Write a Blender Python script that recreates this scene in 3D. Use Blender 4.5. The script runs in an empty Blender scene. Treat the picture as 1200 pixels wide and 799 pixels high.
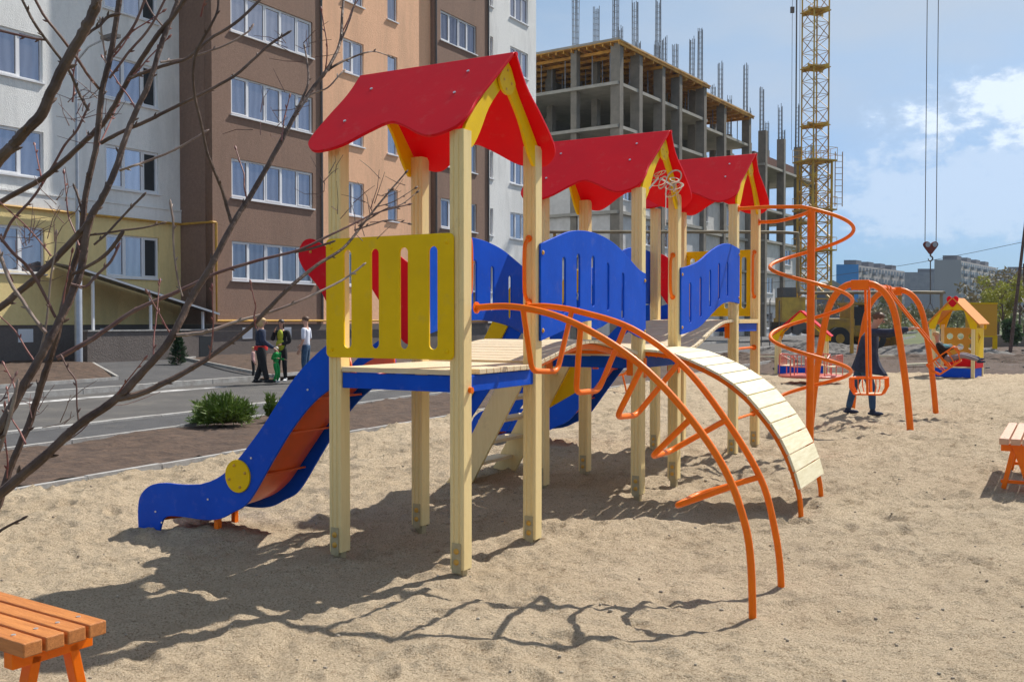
import bpy, bmesh, math, random
from mathutils import Vector, Matrix, noise
R = math.radians
random.seed(7)
scene = bpy.context.scene
col = scene.collection
H = 1.65
TH = .5048
OX, OY = -.3292, 6.2267
# ---------------------------------------------------------------- camera geometry (for turning measurements into metres)
F, PT = 1135.6, .0216
def ray(px, py):
    u = (px-600)/F; v = -(py-399.5)/F; c, s = math.cos(PT), math.sin(PT)
    return Vector((u, c+v*s, v*c-s))
def G(px, py, z=0.0):
    d = ray(px, py); t = (z-H)/d.z
    return Vector((d.x*t, d.y*t, z))
def D(px, py, Y):
    d = ray(px, py); t = Y/d.y
    return Vector((d.x*t, Y, H+d.z*t))
# ---------------------------------------------------------------- mesh helpers
class MB:
    def __init__(s): s.v = []; s.f = []; s.g = []
    def add(s, vs, fs):
        n = len(s.v); s.g.append((list(vs), list(fs))); s.v += [tuple(v) for v in vs]; s.f += [tuple(i+n for i in f) for f in fs]; return s
    def box(s, x0, x1, y0, y1, z0, z1, M=None):
        vs = [Vector(p) for p in ((x0,y0,z0),(x1,y0,z0),(x1,y1,z0),(x0,y1,z0),(x0,y0,z1),(x1,y0,z1),(x1,y1,z1),(x0,y1,z1))]
        if M is not None: vs = [M @ v for v in vs]
        return s.add(vs, [(0,3,2,1),(4,5,6,7),(0,1,5,4),(1,2,6,5),(2,3,7,6),(3,0,4,7)])
    def bar(s, p, q, w, h, up=(0,0,1)):
        p, q = Vector(p), Vector(q); d = (q-p); L = d.length
        if L < 1e-6: return s
        d.normalize(); u = Vector(up); x = d.cross(u)
        if x.length < 1e-4: x = d.cross(Vector((1,0,0)))
        x.normalize(); y = x.cross(d)
        M = Matrix((( x.x,d.x,y.x,p.x),(x.y,d.y,y.y,p.y),(x.z,d.z,y.z,p.z),(0,0,0,1)))
        return s.box(-w/2, w/2, 0, L, -h/2, h/2, M)
    def tube(s, path, r, n=10, caps=True):
        P = [Vector(p) for p in path]; m = len(P)
        rs = r if isinstance(r, (list, tuple)) else [r]*m
        t0 = (P[1]-P[0]).normalized(); a = t0.orthogonal().normalized(); base = len(s.v); vs = []
        for i in range(m):
            t = ((P[min(i+1,m-1)]-P[max(i-1,0)])).normalized()
            a = (a - t*a.dot(t))
            if a.length < 1e-5: a = t.orthogonal()
            a.normalize(); b = t.cross(a)
            for k in range(n):
                th = 2*math.pi*k/n
                vs.append(P[i] + (a*math.cos(th)+b*math.sin(th))*rs[i])
        fs = [(i*n+k, i*n+(k+1)%n, (i+1)*n+(k+1)%n, (i+1)*n+k) for i in range(m-1) for k in range(n)]
        if caps: fs += [tuple(range(n))[::-1], tuple((m-1)*n+k for k in range(n))]
        return s.add(vs, fs)
    def cyl(s, p, q, r, n=14): return s.tube([p, q], r, n)
    def lathe(s, prof, n=20, c=(0,0,0)):
        vs = [(c[0]+r*math.cos(2*math.pi*k/n), c[1]+r*math.sin(2*math.pi*k/n), c[2]+z) for r, z in prof for k in range(n)]
        m = len(prof)
        fs = [(i*n+k, i*n+(k+1)%n, (i+1)*n+(k+1)%n, (i+1)*n+k) for i in range(m-1) for k in range(n)]
        fs += [tuple(range(n))[::-1], tuple((m-1)*n+k for k in range(n))]
        return s.add(vs, fs)
    def ell(s, c, rx, ry, rz, nu=12, nv=8, M=None):
        vs = []; c = Vector(c)
        for j in range(nv+1):
            ph = math.pi*j/nv
            for i in range(nu):
                th = 2*math.pi*i/nu
                v = Vector((rx*math.sin(ph)*math.cos(th), ry*math.sin(ph)*math.sin(th), -rz*math.cos(ph)))
                if M is not None: v = M @ v
                vs.append(c+v)
        fs = [(j*nu+i, j*nu+(i+1)%nu, (j+1)*nu+(i+1)%nu, (j+1)*nu+i) for j in range(nv) for i in range(nu)]
        return s.add(vs, fs)
    def prism(s, poly, fn, w0, w1):
        n = len(poly)
        vs = [fn(u, v, w0) for u, v in poly] + [fn(u, v, w1) for u, v in poly]
        return s.add(vs, [tuple(range(n))[::-1], tuple(range(n, 2*n))] + [(i, (i+1)%n, n+(i+1)%n, n+i) for i in range(n)])
    def each(s, name, mat, parent=None, smooth=False, bevel=0):
        "one object for every piece"
        for vs, fs in s.g: MB().add(vs, fs).build(name, mat, parent, smooth, bevel)
    def build(s, name, mat, parent=None, smooth=False, bevel=0, fix=True):
        me = bpy.data.meshes.new(name); me.from_pydata(s.v, [], s.f)
        if fix:
            bm = bmesh.new(); bm.from_mesh(me); bmesh.ops.recalc_face_normals(bm, faces=bm.faces); bm.to_mesh(me); bm.free()
        return link(name, me, mat, parent, smooth, bevel)
def link(name, me, mat, parent=None, smooth=False, bevel=0):
    o = bpy.data.objects.new(name, me); col.objects.link(o)
    if mat: me.materials.append(mat)
    if parent: o.parent = parent
    if smooth:
        for p in me.polygons: p.use_smooth = True
        try: me.set_sharp_from_angle(angle=R(38))
        except Exception: pass
    if bevel:
        b = o.modifiers.new('bevel', 'BEVEL'); b.width = bevel; b.segments = 2; b.limit_method = 'ANGLE'; b.angle_limit = R(40)
    return o
def tag(o, label=None, cat=None, group=None, kind=None):
    if label: o['label'] = label
    if cat: o['category'] = cat
    if group: o['group'] = group
    if kind: o['kind'] = kind
    return o
def thing(name, loc, rz, label, cat, group=None):
    o = bpy.data.objects.new(name, None); col.objects.link(o); o.location = loc; o.rotation_euler = (0,0,rz); o.empty_display_size = .2
    return tag(o, label, cat, group)
def dup(o, parent=None, loc=None, rz=None, label=None):
    kids = [c for c in bpy.data.objects if c.parent == o]
    c = o.copy(); col.objects.link(c)
    if parent: c.parent = parent
    if loc is not None: c.location = loc
    if rz is not None: c.rotation_euler = (0,0,rz)
    if label: c['label'] = label
    for k in kids: dup(k, c)
    return c
def cr(pts, n=6, closed=False):
    "Catmull-Rom through the points"
    P = [Vector(p) for p in pts]; m = len(P); out = []
    rng = range(m) if closed else range(m-1)
    for i in rng:
        if closed: a, b, c, d = P[(i-1)%m], P[i], P[(i+1)%m], P[(i+2)%m]
        else: a, b, c, d = P[max(i-1,0)], P[i], P[i+1], P[min(i+2,m-1)]
        for k in range(n):
            t = k/n
            out.append(.5*((2*b)+(c-a)*t+(2*a-5*b+4*c-d)*t*t+(3*b-a-3*c+d)*t**3))
    if not closed: out.append(P[-1])
    return out
def slot(u, v0, v1, w):
    "capsule shaped hole"
    r = w/2; out = []
    for k in range(9): a = math.pi*k/8; out.append((u+r*math.cos(a), v1-r+r*math.sin(a)))
    for k in range(9): a = math.pi+math.pi*k/8; out.append((u+r*math.cos(a), v0+r+r*math.sin(a)))
    return out
def rrect(u0, u1, v0, v1, r):
    out = []
    for cx, cy, a0 in ((u1-r,v1-r,0),(u0+r,v1-r,90),(u0+r,v0+r,180),(u1-r,v0+r,270)):
        for k in range(5): a = R(a0+22.5*k); out.append((cx+r*math.cos(a), cy+r*math.sin(a)))
    return out
def circ(u, v, r, n=14): return [(u+r*math.cos(2*math.pi*k/n), v+r*math.sin(2*math.pi*k/n)) for k in range(n)]
def plate(name, outer, holes, thick, O, U, V, mat, parent=None, bev=.003, extra_mesh=None):
    "a flat board cut to an outline with holes; O origin, U and V its axes"
    cu = bpy.data.curves.new(name, 'CURVE'); cu.dimensions = '2D'; cu.fill_mode = 'BOTH'; cu.extrude = thick/2-bev; cu.bevel_depth = bev; cu.bevel_resolution = 1; cu.offset = -bev
    for pl in [outer]+list(holes):
        sp = cu.splines.new('POLY'); sp.points.add(len(pl)-1)
        for p, q in zip(sp.points, pl): p.co = (q[0], q[1], 0, 1)
        sp.use_cyclic_u = True
    ob = bpy.data.objects.new(name, cu); col.objects.link(ob)
    dg = bpy.context.evaluated_depsgraph_get(); dg.update()
    me = bpy.data.meshes.new_from_object(ob.evaluated_get(dg))
    bpy.data.objects.remove(ob); bpy.data.curves.remove(cu)
    U = Vector(U).normalized(); V = Vector(V).normalized(); N = U.cross(V)
    M = Matrix(((U.x,V.x,N.x,O[0]),(U.y,V.y,N.y,O[1]),(U.z,V.z,N.z,O[2]),(0,0,0,1)))
    me.transform(M); me.name = name; me.materials.clear()
    return link(name, me, mat, parent)
# ---------------------------------------------------------------- materials
def mat(name, c, rough=.6, c2=None, nscale=5, namt=1.0, bump=0, bscale=60, metal=0, spec=.5, coat=0, stretch=None, detail=4, trans=0, ramp=(.35,.65), tcol=None, scuff=0, scol=(.55,.47,.36), sscale=9, sstretch=(1,1,1), sthr=.60):
    m = bpy.data.materials.new(name); m.use_nodes = True; nt = m.node_tree; N = nt.nodes; L = nt.links
    b = N['Principled BSDF']
    b.inputs['Base Color'].default_value = (*c, 1); b.inputs['Roughness'].default_value = rough
    b.inputs['Metallic'].default_value = metal; b.inputs['Specular IOR Level'].default_value = spec; b.inputs['Coat Weight'].default_value = coat
    tc = N.new('ShaderNodeTexCoord'); src = tc.outputs['Object']
    if stretch:
        mp = N.new('ShaderNodeMapping'); mp.inputs['Scale'].default_value = stretch; L.new(src, mp.inputs['Vector']); src = mp.outputs['Vector']
    if c2:
        n = N.new('ShaderNodeTexNoise'); n.inputs['Scale'].default_value = nscale; n.inputs['Detail'].default_value = detail; n.inputs['Roughness'].default_value = .65
        L.new(src, n.inputs['Vector'])
        rp = N.new('ShaderNodeValToRGB'); rp.color_ramp.elements[0].position = ramp[0]; rp.color_ramp.elements[1].position = ramp[1]
        rp.color_ramp.elements[0].color = (*c, 1); rp.color_ramp.elements[1].color = (*c2, 1)
        L.new(n.outputs['Fac'], rp.inputs['Fac']); L.new(rp.outputs['Color'], b.inputs['Base Color'])
        if scuff:
            m3 = N.new('ShaderNodeMapping'); m3.inputs['Scale'].default_value = sstretch; L.new(tc.outputs['Object'], m3.inputs['Vector'])
            n3 = N.new('ShaderNodeTexNoise'); n3.inputs['Scale'].default_value = sscale; n3.inputs['Detail'].default_value = 10; n3.inputs['Roughness'].default_value = .72; L.new(m3.outputs[0], n3.inputs['Vector'])
            r3 = N.new('ShaderNodeMapRange'); r3.inputs['From Min'].default_value = sthr; r3.inputs['From Max'].default_value = sthr+.14; r3.inputs['To Max'].default_value = scuff; L.new(n3.outputs['Fac'], r3.inputs['Value'])
            x3 = N.new('ShaderNodeMix'); x3.data_type = 'RGBA'; L.new(r3.outputs[0], x3.inputs[0]); L.new(rp.outputs['Color'], x3.inputs[6]); x3.inputs[7].default_value = (*scol, 1); L.new(x3.outputs[2], b.inputs['Base Color'])
    if bump:
        n2 = N.new('ShaderNodeTexNoise'); n2.inputs['Scale'].default_value = bscale; n2.inputs['Detail'].default_value = 4
        L.new(src, n2.inputs['Vector'])
        bp = N.new('ShaderNodeBump'); bp.inputs['Strength'].default_value = min(1, bump); bp.inputs['Distance'].default_value = .01*max(1, bump)
        L.new(n2.outputs['Fac'], bp.inputs['Height']); L.new(bp.outputs['Normal'], b.inputs['Normal'])
    if trans:
        tr = N.new('ShaderNodeBsdfTranslucent'); tr.inputs['Color'].default_value = (*(tcol or c), 1)
        mx = N.new('ShaderNodeMixShader'); mx.inputs[0].default_value = trans; out = N['Material Output']
        L.new(b.outputs[0], mx.inputs[1]); L.new(tr.outputs[0], mx.inputs[2]); L.new(mx.outputs[0], out.inputs[0])
    return m
M = {}
M['cream'] = mat('cream_paint', (.88,.70,.35), .5, (.81,.62,.285), 5, stretch=(9,9,.6), bump=.2, bscale=30, ramp=(.3,.75), spec=.3, scuff=.35, scol=(.48,.36,.20), sscale=7, sthr=.57)
M['deck'] = mat('deck_board', (.80,.67,.45), .6, (.66,.53,.34), 5, stretch=(.8,9,9), bump=.4, bscale=40)
M['slat'] = mat('pale_slat', (.85,.78,.55), .5, (.72,.63,.39), 5, stretch=(9,.8,9), bump=.3, bscale=30)
M['blue'] = mat('blue_board', (.0,.082,.60), .5, (.0,.068,.52), 3, bump=.1, bscale=40, spec=.16, scuff=.07, sthr=.56)
M['red'] = mat('red_board', (.74,.0,.012), .45, (.68,.0,.012), 3, bump=.06, bscale=50, spec=.2, trans=.20, tcol=(1,.0,.0), scuff=.10, sthr=.56)
M['yellow'] = mat('yellow_board', (.86,.56,.0), .5, (.78,.50,.0), 3, bump=.1, bscale=40, spec=.18, scuff=.16, scol=(.45,.33,.14), sthr=.56)
M['orange'] = mat('orange_enamel', (.92,.185,.0), .4, (.86,.155,.0), 9, coat=.08, bump=.08, bscale=60, spec=.25, scuff=.45, scol=(.38,.10,.02), sscale=14, sthr=.60)
M['chute'] = mat('orange_chute', (.72,.10,.008), .35, (.62,.09,.01), 6)
M['zinc'] = mat('zinc_bracket', (.50,.42,.24), .6, (.40,.33,.19), 20, metal=.1)
M['bolt'] = mat('orange_plastic_cap', (.62,.34,.05), .5)
M['screw'] = mat('bright_screw', (.75,.75,.76), .3, metal=.8)
M['benchwood'] = mat('stained_plank', (.62,.235,.06), .5, (.45,.15,.035), 4, stretch=(1,12,12), bump=.5, bscale=25)
M['benchpale'] = mat('weathered_plank', (.66,.40,.27), .55, (.56,.31,.19), 4, stretch=(12,1,12), bump=.4, bscale=25)
M['bark'] = mat('bark', (.062,.030,.022), .6, (.165,.10,.072), 12, bump=.4, bscale=60)
M['twig'] = mat('twig_bark', (.13,.045,.04), .6, (.20,.12,.10), 14)
M['palebark'] = mat('pale_bark', (.36,.27,.22), .6, (.20,.12,.10), 14)
M['white_frame'] = mat('white_plastic', (.78,.78,.80), .4)
def glass(name, c, r=.04, metal=.8):
    m = mat(name, c, r, metal=metal, spec=.8)
    nt = m.node_tree; b = nt.nodes['Principled BSDF']
    n = nt.nodes.new('ShaderNodeTexNoise'); n.inputs['Scale'].default_value = 1.4; bp = nt.nodes.new('ShaderNodeBump'); bp.inputs['Strength'].default_value = .12; bp.inputs['Distance'].default_value = .02
    tc = nt.nodes.new('ShaderNodeTexCoord'); nt.links.new(tc.outputs['Object'], n.inputs['Vector'])
    nt.links.new(n.outputs['Fac'], bp.inputs['Height']); nt.links.new(bp.outputs['Normal'], b.inputs['Normal'])
    return m
M['glass'] = glass('window_glass', (.25,.25,.31))
_nt = M['glass'].node_tree; _oi = _nt.nodes.new('ShaderNodeObjectInfo'); _rp = _nt.nodes.new('ShaderNodeValToRGB'); _rp.color_ramp.elements[0].color = (.13,.14,.19,1); _rp.color_ramp.elements[1].color = (.56,.54,.58,1)
_w = _nt.nodes.new('ShaderNodeTexWave'); _w.inputs['Scale'].default_value = 1.1; _w.inputs['Distortion'].default_value = 3; _w.inputs['Detail'].default_value = 3; _tc = _nt.nodes.new('ShaderNodeTexCoord'); _nt.links.new(_tc.outputs['Object'], _w.inputs['Vector'])
_m = _nt.nodes.new('ShaderNodeMath'); _m.operation = 'MULTIPLY_ADD'; _m.inputs[1].default_value = .13; _nt.links.new(_w.outputs['Fac'], _m.inputs[0]); _m2 = _nt.nodes.new('ShaderNodeMath'); _m2.operation = 'MULTIPLY'; _m2.inputs[1].default_value = .85; _nt.links.new(_oi.outputs['Random'], _m2.inputs[0]); _nt.links.new(_m2.outputs[0], _m.inputs[2])
_nt.links.new(_m.outputs[0], _rp.inputs['Fac']); _nt.links.new(_rp.outputs['Color'], _nt.nodes['Principled BSDF'].inputs['Base Color'])
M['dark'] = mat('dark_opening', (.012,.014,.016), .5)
def plaster(name, c, c2): return mat(name, c, .9, c2, 9, bump=1.6, bscale=30, detail=6, ramp=(.3,.7), scuff=.55, scol=tuple(x*.68 for x in c), sscale=.8, sstretch=(1,1,.18), sthr=.46)
M['white_plaster'] = plaster('white_plaster', (.88,.87,.84), (.80,.79,.77))
M['yellow_plaster'] = plaster('yellow_plaster', (.90,.71,.33), (.82,.63,.28))
M['brown_plaster'] = plaster('brown_plaster', (.29,.18,.13), (.225,.135,.095))
M['orange_plaster'] = plaster('orange_plaster', (.92,.54,.33), (.80,.45,.265))
M['plinth'] = plaster('plinth_plaster', (.17,.14,.125), (.14,.115,.10))
M['gaspipe'] = mat('yellow_gas_pipe', (.60,.32,.03), .5, (.45,.24,.04), 6)
M['asphalt'] = mat('asphalt', (.058,.057,.060), .9, (.085,.083,.085), 1.3, bump=1, bscale=120, detail=8, scuff=.35, scol=(.17,.15,.125), sscale=1.4, sthr=.54)
M['road'] = mat('road_asphalt', (.078,.073,.070), .9, (.105,.098,.092), .9, bump=1, bscale=120, detail=8, scuff=.35, scol=(.18,.16,.13), sscale=.9, sthr=.52)
M['kerb'] = mat('kerb_concrete', (.42,.41,.39), .85, (.30,.28,.26), 5, bump=.6, bscale=50)
M['paintline'] = mat('worn_line', (.52,.51,.50), .8, (.12,.115,.11), 2.2, detail=8, ramp=(.45,.62))
M['concrete'] = mat('raw_concrete', (.27,.24,.20), .9, (.19,.17,.145), 1.2, bump=.5, bscale=12)
M['slabedge'] = mat('slab_concrete', (.44,.41,.36), .9, (.33,.31,.27), 1.0, bump=.5, bscale=12)
M['formwork'] = mat('timber_formwork', (.70,.36,.05), .7, (.38,.17,.03), 1.5)
M['steel'] = mat('dark_steel', (.10,.10,.105), .5, (.16,.13,.11), 3, metal=.4)
M['rebar'] = mat('rebar_steel', (.20,.21,.23), .5, (.28,.27,.27), 3, metal=.3)
M['crane'] = mat('crane_paint', (.66,.43,.06), .55, (.40,.22,.04), 1.1, ramp=(.4,.7))
M['cranered'] = mat('crane_strut', (.42,.25,.08), .6)
M['galv'] = mat('galvanised_steel', (.42,.44,.48), .45, (.34,.36,.40), 4, metal=.5)
def soilmat():
    return mat('soil', (.048,.029,.020), .95, (.11,.068,.045), 4.5, bump=2.5, bscale=16, detail=8)
M['soil'] = soilmat()
M['field'] = mat('dry_field', (.10,.085,.045), .95, (.10,.12,.035), .06, detail=8)
M['rubble'] = mat('gravel_rubble', (.20,.185,.17), .95, (.11,.10,.09), 2.5, bump=3, bscale=10, detail=8)
def sandmat():
    m = bpy.data.materials.new('sand'); m.use_nodes = True; nt = m.node_tree; N = nt.nodes; L = nt.links; b = N['Principled BSDF']
    b.inputs['Roughness'].default_value = .95; b.inputs['Specular IOR Level'].default_value = .15
    tc = N.new('ShaderNodeTexCoord')
    def nz(s, d, r=.6):
        n = N.new('ShaderNodeTexNoise'); n.inputs['Scale'].default_value = s; n.inputs['Detail'].default_value = d; n.inputs['Roughness'].default_value = r
        L.new(tc.outputs['Object'], n.inputs['Vector']); return n.outputs['Fac']
    def rp(src, p0, c0, p1, c1):
        r = N.new('ShaderNodeValToRGB'); e = r.color_ramp.elements; e[0].position = p0; e[0].color = (*c0, 1); e[1].position = p1; e[1].color = (*c1, 1); L.new(src, r.inputs['Fac']); return r.outputs['Color']
    def mul(a, b_):
        x = N.new('ShaderNodeMix'); x.data_type = 'RGBA'; x.blend_type = 'MULTIPLY'; x.inputs[0].default_value = 1; L.new(a, x.inputs[6]); L.new(b_, x.inputs[7]); return x.outputs[2]
    basec = rp(nz(.9, 6), .3, (.60,.475,.325), .7, (.70,.57,.405))
    grain = rp(nz(85, 3, .8), .38, (.55,.49,.43), .50, (1.0,1.0,1.0))
    clump_shade = rp(nz(7, 10, .78), .30, (.52,.46,.40), .44, (1,1,1))  # darker sand clumps, deepened to paint shadows between the lumps
    speck = rp(nz(38, 6, .8), .27, (.42,.36,.30), .36, (1,1,1))
    L.new(mul(mul(mul(basec, grain), clump_shade), speck), b.inputs['Base Color'])
    b1 = N.new('ShaderNodeBump'); b1.inputs['Strength'].default_value = 1; b1.inputs['Distance'].default_value = .10
    b2 = N.new('ShaderNodeBump'); b2.inputs['Strength'].default_value = 1; b2.inputs['Distance'].default_value = .010
    b3 = N.new('ShaderNodeBump'); b3.inputs['Strength'].default_value = 1; b3.inputs['Distance'].default_value = .045; L.new(nz(30, 5, .7), b3.inputs['Height']); L.new(b1.outputs[0], b3.inputs['Normal'])
    L.new(nz(9, 6, .62), b1.inputs['Height']); L.new(nz(85, 4, .75), b2.inputs['Height']); L.new(b3.outputs[0], b2.inputs['Normal']); L.new(b2.outputs[0], b.inputs['Normal'])
    return m
M['sand'] = sandmat()
def foliage_mat(name, c, c2):
    return mat(name, c, .6, c2, 3, trans=.25)
# ---------------------------------------------------------------- camera, sun, sky
cam = bpy.data.cameras.new('camera'); cam.lens = 36*F/1200; cam.sensor_width = 36; cam.clip_end = 6000; cam.clip_start = .05
co = bpy.data.objects.new('camera', cam); col.objects.link(co); co.location = (0,0,H); co.rotation_euler = (math.pi/2-PT, 0, 0); scene.camera = co
EL = R(50); SX, SY = .745, .667
sd = Vector((SX*math.cos(EL), SY*math.cos(EL), math.sin(EL)))
sun = bpy.data.lights.new('sun', 'SUN'); sun.energy = 5.0; sun.angle = R(.55); sun.color = (1, .955, .88)
so = bpy.data.objects.new('sun', sun); col.objects.link(so); so.rotation_euler = sd.to_track_quat('Z', 'Y').to_euler(); so.location = (20, 20, 40)
w = bpy.data.worlds.new('World'); scene.world = w; w.use_nodes = True; nt = w.node_tree; N = nt.nodes; L = nt.links
sky = N.new('ShaderNodeTexSky'); sky.sky_type = 'NISHITA'; sky.sun_disc = False; sky.sun_elevation = EL; sky.sun_rotation = math.atan2(SX, SY)
sky.air_density = 1.0; sky.dust_density = .6; sky.ozone_density = 1.6
bg = N['Background']; bg.inputs['Strength'].default_value = .09; 
bg2 = N.new('ShaderNodeBackground'); bg2.inputs['Color'].default_value = (.74,.85,1.0,1); bg2.inputs['Strength'].default_value = .80
tc = N.new('ShaderNodeTexCoord')
sep = N.new('ShaderNodeSeparateXYZ'); L.new(tc.outputs['Generated'], sep.inputs[0])
def mth(op, a, b=None, clamp=False):
    n = N.new('ShaderNodeMath'); n.operation = op; n.use_clamp = clamp
    for i, x in enumerate((a, b)):
        if x is None: continue
        if isinstance(x, (int, float)): n.inputs[i].default_value = x
        else: L.new(x, n.inputs[i])
    return n.outputs[0]
mp = N.new('ShaderNodeMapping'); mp.inputs['Scale'].default_value = (1.0, 1.0, 3.2); L.new(tc.outputs['Generated'], mp.inputs['Vector'])
def cn(scale, det, rough=.55):
    n = N.new('ShaderNodeTexNoise'); n.inputs['Scale'].default_value = scale; n.inputs['Detail'].default_value = det; n.inputs['Roughness'].default_value = rough; L.new(mp.outputs[0], n.inputs['Vector']); return n.outputs['Fac']
def ss(x, a, b):
    n = N.new('ShaderNodeMapRange'); n.interpolation_type = 'SMOOTHSTEP'; n.inputs['From Min'].default_value = a; n.inputs['From Max'].default_value = b; L.new(x, n.inputs['Value']); return n.outputs[0]
wisp = mth('MULTIPLY', mth('MULTIPLY', ss(cn(2.6, 7, .5), .30, .68), .8), mth('ADD', .25, mth('MULTIPLY', ss(sep.outputs[2], .02, .26), .75)))
tint = N.new('ShaderNodeMix'); tint.data_type = 'RGBA'; L.new(ss(sep.outputs[2], .0, .33), tint.inputs[0]); tint.inputs[6].default_value = (.36,.60,1.0,1); tint.inputs[7].default_value = (1.12,1.12,1.05,1)
mul_ = N.new('ShaderNodeMix'); mul_.data_type = 'RGBA'; mul_.blend_type = 'MULTIPLY'; mul_.inputs[0].default_value = 1; L.new(sky.outputs[0], mul_.inputs[6]); L.new(tint.outputs[2], mul_.inputs[7]); L.new(mul_.outputs[2], bg.inputs['Color'])
mp2 = N.new('ShaderNodeMapping'); mp2.inputs['Scale'].default_value = (1,1,1.7); L.new(tc.outputs['Generated'], mp2.inputs['Vector'])
def cn2(scale, det, rough=.55):
    n = N.new('ShaderNodeTexNoise'); n.inputs['Scale'].default_value = scale; n.inputs['Detail'].default_value = det; n.inputs['Roughness'].default_value = rough; L.new(mp2.outputs[0], n.inputs['Vector']); return n.outputs['Fac']
# one bank of cumulus to the right of the crane ropes
def bank(px, py, rx, rz, thr):
    d = ray(px, py).normalized()
    dx = mth('DIVIDE', mth('SUBTRACT', sep.outputs[0], d.x), rx); dz = mth('DIVIDE', mth('SUBTRACT', sep.outputs[2], d.z), rz)
    r2 = mth('ADD', mth('MULTIPLY', dx, dx), mth('MULTIPLY', dz, dz))
    n_ = mth('ADD', mth('MULTIPLY', cn2(16, 10, .62), .6), mth('MULTIPLY', cn2(46, 8, .6), .4))
    v = mth('ADD', mth('MULTIPLY', mth('SUBTRACT', n_, .5), 5.0), mth('MULTIPLY', mth('SUBTRACT', 1.0, r2), .9))
    return mth('MULTIPLY', ss(v, thr, thr+.95), ss(sep.outputs[1], 0, .2))
c1 = bank(1190, 126, .105, .040, -.12)
c2 = bank(1105, 165, .05, .022, .2)
c3 = bank(1005, 222, .09, .018, .1)
c4 = bank(1150, 225, .15, .050, -.3)
cum = mth('MAXIMUM', c1, mth('MAXIMUM', mth('MULTIPLY', c2, .7), mth('MAXIMUM', mth('MULTIPLY', c3, .45), mth('MULTIPLY', c4, .60))))
mask = mth('MAXIMUM', wisp, cum)
L.new(mth('ADD', .62, mth('MULTIPLY', cum, .32)), bg2.inputs['Strength'])
ms = N.new('ShaderNodeMixShader'); L.new(mask, ms.inputs[0]); L.new(bg.outputs[0], ms.inputs[1]); L.new(bg2.outputs[0], ms.inputs[2]); L.new(ms.outputs[0], N['World Output'].inputs[0])
scene.view_settings.view_transform = 'Standard'; scene.view_settings.look = 'None'; scene.view_settings.gamma = 1; scene.view_settings.exposure = .28
scene.view_settings.use_curve_mapping = False
try:
    scene.cycles.max_bounces = 8; scene.cycles.diffuse_bounces = 4; scene.cycles.use_denoising = True; scene.cycles.caustics_reflective = False; scene.cycles.caustics_refractive = False
except Exception: pass
# ---------------------------------------------------------------- ground
KX, KY = .455, .8905
def KM(u, m, z=0.0): return Vector((KX*u-KY*m, KY*u+KX*m, z))
def moff(x, y): return -KY*x+KX*y
def fb(x, y, s, o=4, H_=.9):
    return noise.fractal(Vector((x*s, y*s, 3.7)), H_, 2.1, o)
FP = {}
rf_ = random.Random(77)
for ix in range(-40, 80):
    for iy in range(2, 80):
        if rf_.random() < .62:
            a_ = rf_.uniform(0, 6.28); FP[(ix,iy)] = ((ix+rf_.random())*.42, (iy+rf_.random())*.42, math.cos(a_), math.sin(a_), rf_.uniform(.014,.044)*(1 if iy > 17 else .62))
def sandh(x, y):
    far = .18+.82*min(1, max(0, (y-4)/9))
    h = .035*fb(x, y, .55, 3) + (.020+.030*far)*fb(x+9, y, 2.6, 4) + (.010+.014*far)*fb(x, y+5, 8, 3) + (.004+.034*far)*(1-2.6*abs(noise.noise(Vector((x*5,y*5,1.3)))))*max(0,.5+noise.noise(Vector((x*.8,y*.8,5)))) + (.004+.016*far)*noise.noise(Vector((x*15,y*15,2.2)))
    # trampled hollows with raised rims
    cell = (int(math.floor(x/.42)), int(math.floor(y/.42)))
    for ix in (-1,0,1):
        for iy in (-1,0,1):
            fp = FP.get((cell[0]+ix, cell[1]+iy))
            if fp:
                cx_, cy_, ca_, sa_, dp_ = fp; u = (x-cx_)*ca_+(y-cy_)*sa_; v = -(x-cx_)*sa_+(y-cy_)*ca_
                q = math.sqrt((u/.15)**2+(v/.065)**2)
                if q < 2: h += dp_*(-max(0, 1-q**2)+.45*max(0, 1-abs(q-1.25)/.5))
    return h
def sandz(x, y):
    z = sandh(x, y) - .01
    # a little lower where the arched ladder stands, mounds round the slide foot
    z -= .05*math.exp(-(((x-1.5)**2+(y-5.4)**2)/1.2))
    z -= .045*math.exp(-(((x+2.75)**2+(y-7.6)**2)/.9))
    z += .075*math.exp(-(((x+2.55)**2)/.10+((y-7.55)**2)/.03))
    z += .05*math.exp(-(((x+2.2)**2)/.05+((y-7.42)**2)/.03))
    return z
def grid(name, us, vs, fn, material, smooth=True):
    mb = MB(); nu, nv = len(us), len(vs)
    mb.v = [tuple(fn(u, v)) for v in vs for u in us]
    mb.f = [(j*nu+i, j*nu+i+1, (j+1)*nu+i+1, (j+1)*nu+i) for j in range(nv-1) for i in range(nu-1)]
    me = bpy.data.meshes.new(name); me.from_pydata(mb.v, [], mb.f)
    o = link(name, me, material)
    if smooth:
        for p in me.polygons: p.use_smooth = True
    return tag(o, kind='structure')
def sandfn(s, y):
    x = s*(y+1.0)*1.02
    z = sandz(x, y); m = moff(x, y)
    if m > 8.52: z -= min(.5, (m-8.52)*4)
    e = y-30.3-1.0*fb(x, y, .12, 3)-.04*(x-12)
    if e > 0: z -= min(.5, e*.5)
    if x > 26: z -= min(.5, (x-26)*.3)
    return (x, y, z)
ns, nr = 640, 720
grid('sand', [-1.1+2.2*i/ns for i in range(ns+1)], [1.2*(34/1.2)**(j/nr) for j in range(nr+1)], sandfn, M['sand'])
tag(MB().add([(-800,-60,-.35),(800,-60,-.35),(800,1000,-.35),(-800,1000,-.35)], [(0,1,2,3)]).build('ground', M['field'], fix=False), kind='structure')
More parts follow.
